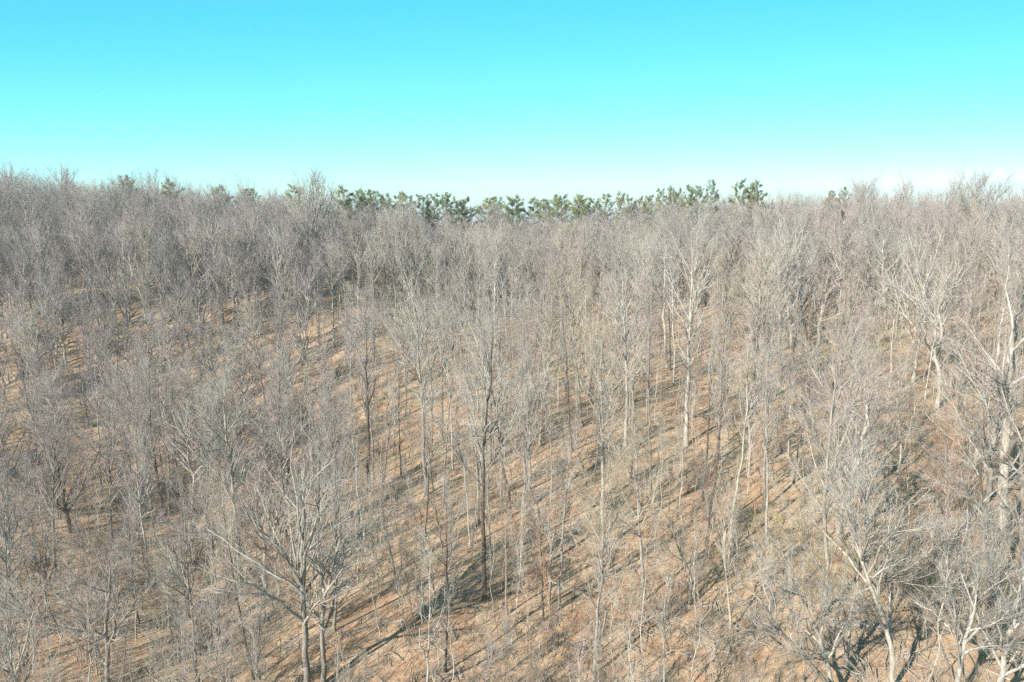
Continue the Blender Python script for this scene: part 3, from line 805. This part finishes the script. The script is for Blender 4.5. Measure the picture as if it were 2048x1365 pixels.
def in_frame(c, m=0):
    return -m < c['px'] < 2048 + m and c['py'] < 1365 + 40 and c['ty'] < 1330
vis = sorted([c for c in cand if in_frame(c)], key=lambda c: c['y'] / c['H'])
NIND = 300 - len(heroes)
chosen = vis[:NIND]
ch_ids = {id(c) for c in chosen}
rest = [c for c in cand if id(c) not in ch_ids]

# ---- individual trees
SIZE = {'pole': 'tall slim', 'tall': 'tall', 'broad': 'broad-crowned', 'fan': 'fan-crowned', 'dome': 'round-crowned', 'stem': 'thin straight', 'slim': 'slender', 'small': 'low twiggy'}
def relation(c):
    best = None
    for (hx, hy, hpx, hby, hty, n) in heroes:
        if n in ('',):
            continue
        d = math.hypot(c['px'] - hpx, (c['py'] - hby) * 1.2)
        if best is None or d < best[0]:
            best = (d, hpx, hby, n)
    d, hpx, hby, n = best
    dx = c['px'] - hpx; dy = c['py'] - hby
    how = 'just' if d < 70 else 'some way' if d < 150 else 'well'
    if abs(dx) > abs(dy) * 1.1:
        w = 'right of' if dx > 0 else 'left of'
    elif dy < 0:
        w = 'behind and right of' if dx > abs(dy) * .4 else 'behind and left of' if -dx > abs(dy) * .4 else 'behind'
    else:
        w = 'in front and right of' if dx > dy * .4 else 'in front and left of' if -dx > dy * .4 else 'in front of'
    return f'{how} {w} {n}'
labels = {}
TWK = [None, None, 'twig_grey', 'twig_pink', 'twig_tan', 'twig_grey']
TWW = {None: '', 'twig_dark': 'dark ', 'twig_grey': 'silvery ', 'twig_pink': 'pinkish ', 'twig_tan': 'tan ', 'twig_rust': 'rusty '}
for c in chosen:
    src = FARL if c['px'] < 720 and c['y'] > 70 else LIB
    lib = src[c['k']][rng.integers(min(3, len(src[c['k']])))] if src is FARL else LIB[c['k']][rng.integers(len(LIB[c['k']]))]
    tw = TWK[rng.integers(len(TWK))]
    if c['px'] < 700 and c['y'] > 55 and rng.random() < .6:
        tw = 'twig_dark'  # species tone plus painted shade of the left hillside
    if c['k'] == 'small' and rng.random() < .25:
        tw = 'twig_rust'
    bk = lib['bark']
    r_ = rng.random()
    tmat = None
    if r_ < .14: bk, tmat = 'dark', M['dark']
    elif r_ < .32: bk, tmat = 'pale', M['pale']
    elif r_ < .36: bk, tmat = 'white', M['white']
    c.update(lib=lib, tw=tw, bk=bk, tmat=tmat)
    base_l = f"{SIZE[c['k']]} {bk}-barked tree{', ' + TWW[tw].strip() + ' twigs' if tw else ''}"
    c['lab'] = base_l + ', ' + relation(c)
    if len(c['lab'].split()) > 11:
        c['lab'] = c['lab'].replace(TWW[tw].strip() + ' twigs, ', '')
    labels.setdefault(c['lab'], []).append(c)
for lab, cs in labels.items():
    if len(cs) > 1:
        cs.sort(key=lambda c: c['px'])
        for i, c in enumerate(cs):
            if len(cs) == 2:
                c['lab'] = ('leftmost ', 'rightmost ')[i] + lab
            else:
                c['lab'] = ('first', 'second', 'third', 'fourth', 'fifth', 'sixth', 'seventh', 'eighth', 'ninth')[min(i, 8)] + ' from left, ' + lab
for c in chosen:
    sc = c['H'] / c['lib']['H']
    root = thing('bare_tree', c['lab'], 'tree', (c['x'], c['y'], c['z'] - .15), 'leafless trees on the hillside', rng.uniform(0, 6.28), sc,
                 (rng.normal() * .055, rng.normal() * .055))
    root.scale = (sc * rng.uniform(.78, 1.25), sc * rng.uniform(.78, 1.25), sc)
    part('trunk', c['lib']['trunk'], root, [c['tmat']])
    part('crown', c['lib']['crown'], root, [M['white'] if c['bk'] == 'white' else None, M[c['tw']] if c['tw'] else None])

# ---- the rest of the wood, and brush, straw: masses made of instances
def make_stuff(name, label, pts, sources, kind='stuff'):
    """pts: list of (x, y, z, rz, tilt, scale, source index); sources: list of lists of (object name, mesh)"""
    me = bpy.data.meshes.new(name)
    P = np.array([p[:3] for p in pts], np.float32)
    me.vertices.add(len(P)); me.vertices.foreach_set('co', P.ravel())
    a = me.attributes.new('rot', 'FLOAT_VECTOR', 'POINT'); a.data.foreach_set('vector', np.array([[p[4][0], p[4][1], p[3]] for p in pts], np.float32).ravel())
    a = me.attributes.new('scl', 'FLOAT', 'POINT'); a.data.foreach_set('value', np.array([p[5] for p in pts], np.float32))
    a = me.attributes.new('pick', 'INT', 'POINT'); a.data.foreach_set('value', np.array([p[6] for p in pts], np.int32))
    o = bpy.data.objects.new(name, me); link(o)
    o['kind'] = kind; o['label'] = label
    ng = bpy.data.node_groups.new(name + '_scatter', 'GeometryNodeTree')
    ng.interface.new_socket('Geometry', in_out='INPUT', socket_type='NodeSocketGeometry')
    ng.interface.new_socket('Geometry', in_out='OUTPUT', socket_type='NodeSocketGeometry')
    n = ng.nodes; gi = n.new('NodeGroupInput'); gout = n.new('NodeGroupOutput'); jn = n.new('GeometryNodeJoinGeometry')
    def attr(nm, ty):
        q = n.new('GeometryNodeInputNamedAttribute'); q.data_type = ty; q.inputs['Name'].default_value = nm
        return q.outputs['Attribute']
    for li, lst in enumerate(sources):
        coll = bpy.data.collections.new(f'{name}_source_{li}')
        for si, mesh in enumerate(lst):
            so = bpy.data.objects.new(f'{name}_source_{li}_{si:02d}', mesh); coll.objects.link(so)
        ci = n.new('GeometryNodeCollectionInfo'); ci.inputs['Collection'].default_value = coll
        ci.inputs['Separate Children'].default_value = True; ci.inputs['Reset Children'].default_value = True
        ip = n.new('GeometryNodeInstanceOnPoints')
        ip.inputs['Pick Instance'].default_value = True
        ng.links.new(gi.outputs[0], ip.inputs['Points']); ng.links.new(ci.outputs[0], ip.inputs['Instance'])
        ng.links.new(attr('pick', 'INT'), ip.inputs['Instance Index'])
        e2r = n.new('FunctionNodeEulerToRotation'); ng.links.new(attr('rot', 'FLOAT_VECTOR'), e2r.inputs[0])
        ng.links.new(e2r.outputs[0], ip.inputs['Rotation'])
        ng.links.new(attr('scl', 'FLOAT'), ip.inputs['Scale'])
        ng.links.new(ip.outputs[0], jn.inputs[0])
    ng.links.new(jn.outputs[0], gout.inputs[0])
    md = o.modifiers.new('scatter', 'NODES'); md.node_group = ng
    return o
flat = []; start = {}
for kind in ('pole', 'tall', 'broad', 'fan', 'dome', 'stem', 'slim', 'small'):
    start[kind] = len(flat); flat += FARL[kind]
pts = []
for c in rest:
    n_ = len(FARL[c['k']])
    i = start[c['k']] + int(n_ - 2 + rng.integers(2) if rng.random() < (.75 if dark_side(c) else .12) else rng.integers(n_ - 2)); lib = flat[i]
    pts.append((c['x'], c['y'], c['z'] - .15, rng.uniform(0, 6.28), (rng.normal() * .035, rng.normal() * .035), c['H'] / lib['H'], i))
make_stuff('woodland', 'mass of leafless trees filling the hillside up to the ridge', pts, [[l['trunk'] for l in flat], [l['crown'] for l in flat]])

# ---- saplings
SL = LIB['sap'] + LIB['whip']
NS = 260
slab = {}
for c in saps[:0]:
    pass
vs = [c for c in saps if 0 < c['px'] < 2048 and c['py'] < 1360]
pick = vs[:NS]; pid = {id(c) for c in pick}
for c in pick:
    lib = LIB[c['k']][rng.integers(4)]
    tw = [None, None, M['twig_tan'], M['twig_rust'], M['twig_grey'], None][rng.integers(6)]
    tone = {None: 'brown', 'twig_tan': 'straw-coloured', 'twig_rust': 'rust-coloured', 'twig_grey': 'grey'}[tw.name if tw else None]
    sz = ('lanky' if c['H'] > 7.5 else 'whip-thin') if c['k'] == 'whip' else 'short' if c['H'] < 3 else 'bushy'
    c.update(tw=tw, lib=lib); lab = f'{sz} {tone} sapling ' + relation(c)
    c['lab'] = lab; slab.setdefault(lab, []).append(c)
for lab, cs in slab.items():
    if len(cs) > 1:
        cs.sort(key=lambda c: c['px'])
        for i, c in enumerate(cs):
            c['lab'] = (('leftmost ', 'rightmost ')[i] if len(cs) == 2 else ('first', 'second', 'third', 'fourth', 'fifth', 'sixth', 'seventh', 'eighth', 'ninth')[min(i, 8)] + ' from left, ') + lab
for c in pick:
    root = thing('sapling', c['lab'], 'sapling', (c['x'], c['y'], c['z'] - .05), 'saplings on the leaf slope', rng.uniform(0, 6.28), c['H'] / c['lib']['H'], (rng.normal() * .08, rng.normal() * .08))
    part('trunk', c['lib']['trunk'], root, [c['tw']]); part('crown', c['lib']['crown'], root, [c['tw'], c['tw']])
pts = []
for c in saps:
    if id(c) in pid:
        continue
    i = int(rng.integers(4)) + (4 if c['k'] == 'whip' else 0)
    pts.append((c['x'], c['y'], c['z'] - .05, rng.uniform(0, 6.28), (rng.normal() * .06, rng.normal() * .06), c['H'] / SL[i]['H'], i))
make_stuff('undergrowth', 'thin saplings and brush growing between the trees', pts, [[l['trunk'] for l in SL], [l['crown'] for l in SL]])

# ---- brambles and straw on the ground
def bramble(seed, n, h, spread, mat, r=.006):
    rg = np.random.default_rng(seed)
    p0 = np.column_stack([rg.normal(size=(n, 2)) * spread * .35, np.zeros(n) - .05])
    d = nrm(np.column_stack([rg.normal(size=(n, 2)) * .7, np.ones(n)]))
    ln = h * rg.uniform(.5, 1.2, n); pl = [p0]
    for _ in range(3):
        pl.append(pl[-1] + d * (ln / 3)[:, None]); d = nrm(d + rg.normal(size=(n, 3)) * .28 - np.array([0, 0, .12]))
    P = np.stack(pl, 1); R = np.full((n, 4), r) * np.array([1, .8, .6, .3])
    W, WR = spawn(rg, P, R, n * 5, .2, 1, h * .35, (.4, 1.1), .1, .2, 3, .01, relen=False, rmin=r * .6)
    return build_mesh('brush', [(*tubes(P, R, 3), 0), (*tubes(W, WR, 3), 0)], [mat])
br = [bramble(1, 16, 1.5, 1.8, M['brush']), bramble(2, 20, 1.0, 2.2, M['brush']), bramble(3, 12, 2.1, 1.6, M['brush']), bramble(4, 14, 1.2, 2.6, M['whip'])]

pts = []
for _ in range(9000):
    y = 24 + 190 * rng.random() ** .8; x = rng.uniform(-.85, .85) * y
    if math.sin(x * .13 + 2 * math.sin(y * .07)) + math.sin(y * .17 + x * .05) < rng.normal() * 1.1:
        continue
    pts.append((x, y, float(hgt(x, y)), rng.uniform(0, 6.28), (0, 0), rng.uniform(.5, 1.25), int(rng.integers(4))))
# fallen sticks lying on the leaves
def sticks(seed):
    rg = np.random.default_rng(seed); n = 9
    p0 = np.column_stack([rg.normal(size=(n, 2)) * 1.6, rg.uniform(.02, .10, n)]); an = rg.random(n) * 6.28; ln = rg.uniform(.5, 2.6, n)[:, None]
    d = np.column_stack([np.cos(an), np.sin(an), rg.normal(size=n) * .06])
    P = np.stack([p0, p0 + d * ln * .5 + rg.normal(size=(n, 3)) * .05, p0 + d * ln], 1); P[:, :, 2] = np.abs(P[:, :, 2])
    return build_mesh('sticks', [(*tubes(P, rg.uniform(.012, .04, n)[:, None] * np.array([[1, .8, .4]]), 4), 0)], [M['limb']])
st_ = [sticks(i) for i in range(4)]
pt2 = []
for _ in range(2600):
    y = 26 + 120 * rng.random(); x = rng.uniform(-.85, .85) * y
    e = .8; gxn = float(hgt(x + e, y) - hgt(x - e, y)) / (2 * e); gyn = float(hgt(x, y + e) - hgt(x, y - e)) / (2 * e)
    pt2.append((x, y, float(hgt(x, y)) + .02, 0., (math.atan(gyn), -math.atan(gxn)), rng.uniform(.6, 1.3), int(rng.integers(4))))
make_stuff('fallen_sticks', 'dead sticks and twigs lying on the leaf litter', pt2, [st_])
make_stuff('brush_cover', 'low brambles and dead stalks over the leaf litter', pts, [br])
def tuft(seed):
    rg = np.random.default_rng(seed); n = 70
    p0 = np.column_stack([rg.normal(size=(n, 2)) * .22, np.zeros(n)]); d = nrm(np.column_stack([rg.normal(size=(n, 2)) * .4, np.ones(n)]))
    ln = rg.uniform(.35, .8, n)[:, None]
    P = np.stack([p0, p0 + d * ln * .5, p0 + d * ln + np.column_stack([rg.normal(size=(n, 2)) * .12, np.zeros(n)])], 1)
    return build_mesh('tuft', [(*tubes(P, np.full((n, 3), .006), 3), 0)], [M['straw']])
tf = [tuft(1), tuft(2)]
pts = []
for (px, py, rr, nn) in ((345, 985, 5, 160), (330, 1010, 4, 100), (745, 812, 6, 160), (720, 625, 8, 140), (700, 880, 7, 120), (40, 905, 7, 120), (1745, 660, 7, 240), (1700, 690, 6, 160), (1840, 1150, 5, 160), (1700, 1130, 4, 120), (1600, 1050, 6, 120)):
    q = ground_at(px, py)
    for _ in range(nn // 2):
        x = q[0] + rng.normal() * rr * .5; y = q[1] + rng.normal() * rr * .5
        pts.append((x, y, float(hgt(x, y)), rng.uniform(0, 6.28), (0, 0), rng.uniform(.7, 1.3), int(rng.integers(2))))
make_stuff('dry_grass', 'patches of dry straw-coloured grass on the slope', pts, [tf])

# ------------------------------------------------------------------ pines along the ridge
def make_pine(seed, H):
    rg = np.random.default_rng(seed)
    K = 10; z = np.linspace(-.4, H, K)
    T = np.column_stack([np.cumsum(rg.normal(size=K)) * .10, np.cumsum(rg.normal(size=K)) * .10, z]); T[0, :2] = T[1, :2]
    R = .011 * H * (1 - np.linspace(0, 1, K) * .9)
    T = T[None]; R = R[None]
    nl = 40; LP = []; LR = []
    for i in range(nl):
        t = .42 + .57 * ((i + rg.random()) / nl)
        f = t * (K - 1); j = min(int(f), K - 2); a = f - j
        p = T[0, j] * (1 - a) + T[0, j + 1] * a
        az = i * 2.4 + rg.normal() * .4
        s_ = (t - .42) / .57
        le = (.6 + 2.9 * math.sin(min(1, (1 - s_) * 1.15 + .05) * math.pi * .62)) * rg.uniform(.5, 1.25)
        d = nrm(np.array([math.cos(az), math.sin(az), .05 + .75 * s_])); pl = [p]
        for _ in range(4):
            pl.append(pl[-1] + d * le / 4); d = nrm(d + rg.normal(size=3) * .15 + np.array([0, 0, .10]))
        LP.append(pl); LR.append(.02 * le * np.linspace(1, .3, 5) + .008)
    LP = np.array(LP); LR = np.array(LR)
    B, BR = spawn(rg, LP, LR, 250, .2, 1., 1.0, (.35, .9), .12, .15, 4, .012, .08, relen=False, decay=.3)
    # needles along the outer half of every branchlet, in loose upturned sprays
    m_ = 120; n = len(B)
    f_ = .15 + .85 * rg.random((n, m_)); k_ = np.minimum((f_ * 3).astype(int), 2); a_ = (f_ * 3 - k_)[..., None]
    ii = np.arange(n)[:, None]
    st = (B[ii, k_] * (1 - a_) + B[ii, k_ + 1] * a_).reshape(-1, 3); dr = nrm(B[ii, k_ + 1] - B[ii, k_]).reshape(-1, 3)
    d = nrm(dr * .8 + rg.normal(size=st.shape) * .55 + np.array([0, 0, .2]))
    ln = rg.uniform(.16, .34, len(st))[:, None]
    st = st + rg.normal(size=st.shape) * .11
    P = np.stack([st, st + d * ln], 1)
    N_, NR = P, np.column_stack([np.full(len(P), .014), np.full(len(P), .004)])
    return (build_mesh('trunk', [(*tubes(T, R, 7), 0)], [M['dark']]), build_mesh('crown', [(*tubes(LP, LR, 4), 0), (*tubes(B, BR, 3), 0), (*tubes(N_, NR, 3), 1)], [M['grey'], M['needle']]))
PN = [(make_pine(60 + i, 20.0)) for i in range(5)]
PINES = [(245, 355, 190), (262, 362, 194), (330, 360, 190), (440, 372, 195), (490, 376, 195), (508, 380, 200), (585, 371, 190), (690, 374, 190), (708, 381, 200), (730, 377, 195),
         (748, 386, 205), (772, 389, 210), (795, 387, 215), (820, 386, 210), (848, 387, 215), (868, 391, 222), (890, 388, 215), (908, 396, 225), (926, 396, 220), (975, 393, 225), (998, 398, 230), (1022, 396, 222), (1040, 393, 228), (1066, 397, 232), (1090, 396, 222), (1108, 394, 228), (1126, 392, 220),
         (1155, 393, 215), (1168, 391, 222), (1190, 394, 218), (1215, 392, 222), (1240, 383, 205), (1258, 388, 210), (1274, 391, 215), (1296, 385, 205), (1322, 378, 200), (1344, 372, 195), (1362, 376, 200), (1382, 368, 192), (1400, 366, 195), (1420, 362, 190), (1484, 358, 196), (1500, 366, 200), (1517, 360, 196), (1664, 376, 190), (1692, 374, 192)]
xs = [p[0] for p in PINES]
for i, (px, ty, Y) in enumerate(PINES):
    tp = at(px, ty + (3 if px < 1230 else 6), Y); gz = float(hgt(tp[0], Y)); H = tp[2] - gz
    tr_, cr_ = PN[i % 5]
    if px < 400:
        lab = ['dark bushy pine farthest left on the skyline', 'shorter pine tucked right of the farthest left pine', 'thin pine poking above the bare skyline crowns at left'][i]
    elif px < 600:
        lab = ['small dark pine top over the left ridge', 'paired pine top, left of two, on the left ridge', 'paired pine top, right of two, on the left ridge', 'small layered pine left of the tall round-topped ridge tree'][i - 3]
    elif px < 960:
        j = i - 7
        lab = ('first second third fourth fifth sixth seventh eighth ninth tenth eleventh twelfth'.split())[j] + ' pine right of the tall round-topped ridge tree, before the skyline gap'
    elif px < 1140:
        j = i - 19
        lab = ('first second third fourth fifth sixth seventh eighth'.split())[j] + ' pine right of the skyline gap'
    elif px < 1310:
        j = i - 27
        lab = ('first second third fourth fifth sixth seventh eighth'.split())[j] + ' pine of the green clump right of mid ridge'
    elif px < 1440:
        j = i - 35
        lab = ('first second third fourth fifth sixth seventh'.split())[j] + ' pine of the tall clump where the ridge rises right'
    else:
        lab = ['tall layered pine standing apart on the right ridge', 'lower pine between the two tall right ridge pines', 'tall dark pine right of the layered ridge pine', 'small pine top among pink crowns on the right ridge', 'last small pine top toward the right of the ridge'][i - 41]
    root = thing('pine_tree', lab, 'pine tree', (tp[0], Y, gz - .2), 'evergreen pines along the ridge', i * 1.7, H / 20.0)
    wd = 1.15 if px < 1230 else .85
    root.scale = (H / 20 * wd, H / 20 * wd, H / 20)
    part('trunk', tr_, root); part('crown', cr_, root)

# ------------------------------------------------------------------ dead snags, logs, stone, little cedar
def broken_tube(pts, r0, r1, sides, rg, knots=0):
    K = len(pts); P = smooth_line(pts, max(K, 8)); K = len(P)
    R = np.linspace(r0, r1, K) * (1 + .10 * rg.normal(size=K)); R[-1] = r1 * .35; P[-1] = P[-2] + (P[-1] - P[-2]) * .35
    pc = [(*tubes(P[None], R[None], sides), 0)]
    # splintered ends and stubs
    for e, dirn in ((P[-2], nrm(P[-1] - P[-3])), (P[0], nrm(P[0] - P[2]))):
        for _ in range(5):
            d = nrm(dirn + rg.normal(size=3) * .25); s0 = e + rg.normal(size=3) * r1 * .4
            pc.append((*tubes(np.array([[s0 - d * .1, s0 + d * rg.uniform(.15, .5)]]), np.array([[r1 * .35, .005]]), 4), 0))
    stubs = []
    for _ in range(knots):
        j = rg.integers(1, K - 1); d = nrm(rg.normal(size=3) + np.array([0, 0, .6])); L_ = rg.uniform(.4, 1.6)
        stubs.append(np.stack([P[j], P[j] + d * L_ * .5, P[j] + d * L_ + rg.normal(size=3) * .12]))
    return pc, stubs
def log(px0, py0, px1, py1, r, mat, lab, seed):
    rg = np.random.default_rng(seed)
    a = ground_at(px0, py0); b_ = ground_at(px1, py1)
    ln = np.linspace(0, 1, 6)[:, None]; W = a * (1 - ln) + b_ * ln
    W[:, 2] = hgt(W[:, 0], W[:, 1]) + r * .35
    W[:, 2] = np.linspace(W[0, 2], W[-1, 2], 6) * .5 + np.maximum(W[:, 2], np.linspace(W[0, 2], W[-1, 2], 6)) * .5
    root = thing('fallen_log', lab, 'log', a, 'fallen wood on the leaf slope')
    pc, st = broken_tube(W - a, r, r * .55, 8, rg, 6)
    part('stem', build_mesh('stem', pc, [mat]), root)
    for q in st:
        part('branch_stub', build_mesh('branch_stub', [(*tubes(q[None], np.array([[r * .35, r * .2, .006]]), 5), 0)], [mat]), root)
log(1778, 822, 1862, 828, .16, M['dark'], 'dark fallen log lying level across the right slope', 1)
log(1705, 1253, 1790, 1262, .13, M['grey'], 'grey fallen log behind the pale crooked fan tree', 2)
log(1785, 1245, 1842, 1262, .07, M['dark'], 'thin dark fallen branch right of the pale crooked fan tree', 3)
log(296, 1250, 324, 1262, .12, M['pale'], 'short pale log left of the slender V-forked tree', 4)
log(330, 1245, 350, 1243, .09, M['pale'], 'small pale wood piece next to the slender V-forked tree', 5)
log(1425, 1302, 1470, 1312, .09, M['pale'], 'pale fallen branch near the hard-leaning pale trunk', 6)
log(1255, 1247, 1305, 1250, .10, M['dark'], 'dark fallen branch below the pale tan-crowned tree', 7)
log(1560, 1010, 1650, 985, .15, M['dark'], 'long dark fallen log slanting across the right slope above the curved pale trunk', 21)
log(1455, 1085, 1510, 1100, .12, M['dark'], 'short dark log downhill of the light tan forked tree', 22)
log(1890, 1180, 1960, 1160, .14, M['dark'], 'dark log left of the dark ragged trunk', 23)
log(1120, 1290, 1190, 1300, .13, M['dark'], 'dark log lying just left of the upright V-crowned tree', 24)
log(760, 1255, 820, 1240, .12, M['grey'], 'grey log on the slope right of the grey Y-forked tree', 25)
log(1215, 1020, 1255, 1000, .10, M['grey'], 'grey fallen branch uphill of the upright V-crowned tree', 9)
def snag(px, by, ty, w, mat, lab, seed, vine=False):
    rg = np.random.default_rng(seed); b0 = ground_at(px, by); Y = b0[1]
    H = at(px, ty, Y)[2] - b0[2]; r = w * .5 * Y / FPX
    root = thing('dead_snag', lab, 'dead tree', b0, 'dead standing snags')
    P = np.column_stack([np.cumsum(rg.normal(size=8)) * .05 * H / 8, np.cumsum(rg.normal(size=8)) * .05 * H / 8, np.linspace(-.3, H, 8)])
    pc, st = broken_tube(P, r, r * .6, 8, rg, 5)
    part('trunk', build_mesh('trunk', pc, [mat]), root)
    for q in st:
        part('branch_stub', build_mesh('branch_stub', [(*tubes(q[None], np.array([[r * .4, r * .25, .008]]), 5), 0)], [mat]), root)
    if vine:
        n = 900; h_ = rg.random(n) ** .6 * H; an = rg.random(n) * 6.28
        c0 = np.column_stack([np.interp(h_, P[:, 2], P[:, 0]), np.interp(h_, P[:, 2], P[:, 1]), h_])
        d = np.column_stack([np.cos(an), np.sin(an), rg.normal(size=n) * .6 + .3]); L_ = rg.uniform(.2, .75, n)[:, None]
        part('vine', build_mesh('vine', [(*tubes(np.stack([c0, c0 + d * L_ * .6, c0 + d * L_ + rg.normal(size=(n, 3)) * .1], 1), np.full((n, 3), .02), 3), 0)], [M['black']]), root)
snag(1673, 560, 424, 5, M['black'], 'black vine-covered dead snag poking up through the crowns at upper right', 11, True)
snag(1748, 828, 752, 3.5, M['pale'], 'pale broken pole snag on the open right slope', 12)
snag(1882, 806, 762, 3, M['pale'], 'thin broken stub right of the dark fallen log', 13)
snag(1577, 912, 800, 3.5, M['pale'], 'pale broken pole left of the knotty kinked tree', 14)
import bmesh
def rock(px, py, r, lab, seed):
    rg = np.random.default_rng(seed); q = ground_at(px, py)
    bm = bmesh.new(); bmesh.ops.create_icosphere(bm, subdivisions=2, radius=r)
    for v_ in bm.verts:
        v_.co *= 1 + rg.normal() * .12; v_.co.z *= .7
    me = bpy.data.meshes.new('stone'); bm.to_mesh(me); bm.free(); me.materials.append(M['stone'])
    o = bpy.data.objects.new('stone', me); link(o); o.location = (q[0], q[1], q[2] + r * .3)
    o['label'] = lab; o['category'] = 'stone'
rock(1914, 872, .22, 'single white stone on the leaves beside the short pale tree', 3)
def cedar(px, py, ty, lab, seed):
    rg = np.random.default_rng(seed); b0 = ground_at(px, py); H = max(at(px, ty, b0[1])[2] - b0[2], 1.5)
    root = thing('cedar_sapling', lab, 'sapling', b0, 'green evergreen saplings')
    P = np.column_stack([np.zeros(6), np.zeros(6), np.linspace(-.1, H, 6)])
    part('trunk', build_mesh('trunk', [(*tubes(P[None], np.linspace(.05, .01, 6)[None], 6), 0)], [M['dark']]), root)
    n = 380; s_ = rg.random(n) ** .8; h_ = H * (.25 + .75 * s_); an = rg.random(n) * 6.28; rr = .16 * H * (1.05 - s_) * np.sqrt(rg.random(n))
    c0 = np.column_stack([np.cos(an) * rr, np.sin(an) * rr, h_]); d = nrm(np.column_stack([np.cos(an), np.sin(an), np.ones(n) * .9]) + rg.normal(size=(n, 3)) * .3)
    part('crown', build_mesh('crown', [(*tubes(np.stack([c0, c0 + d * rg.uniform(.12, .3, n)[:, None]], 1), np.column_stack([np.full(n, .018), np.full(n, .003)]), 3), 0)], [M['cedar']]), root)
cedar(803, 1140, 1078, 'small green cedar beside the dark slanting stem', 5)
cedar(1020, 745, 722, 'yellow-green evergreen sapling above the central tree', 6)
cedar(247, 882, 852, 'dark green sapling behind the bent dark hollow tree', 7)

# ------------------------------------------------------------------ winter haze
HAZE = 0.0003
if HAZE:
    bm = bmesh.new(); bmesh.ops.create_cube(bm, size=1.0)
    x0, x1, y0, y1, z0, z1 = fx[0] - 20, fx[-1] + 20, -90.0, fy[-1] + 20, float(ZZ.min()) - 1.0, HC + 14.0
    for v_ in bm.verts:
        v_.co = ((x0 + x1) / 2 + v_.co.x * (x1 - x0), (y0 + y1) / 2 + v_.co.y * (y1 - y0), (z0 + z1) / 2 + v_.co.z * (z1 - z0))
    me = bpy.data.meshes.new('haze'); bm.to_mesh(me); bm.free()
    hm_ = bpy.data.materials.new('haze'); hm_.use_nodes = True; hm_.node_tree.nodes.clear()
    ho_ = hm_.node_tree.nodes.new('ShaderNodeOutputMaterial'); pv = hm_.node_tree.nodes.new('ShaderNodeVolumePrincipled')
    pv.inputs['Color'].default_value = (.93, .95, 1, 1); pv.inputs['Density'].default_value = HAZE; pv.inputs['Anisotropy'].default_value = .2
    hm_.node_tree.links.new(pv.outputs[0], ho_.inputs['Volume'])
    me.materials.append(hm_); o = bpy.data.objects.new('haze', me); link(o); o['kind'] = 'stuff'; o['label'] = 'thin pale haze over the hillside'
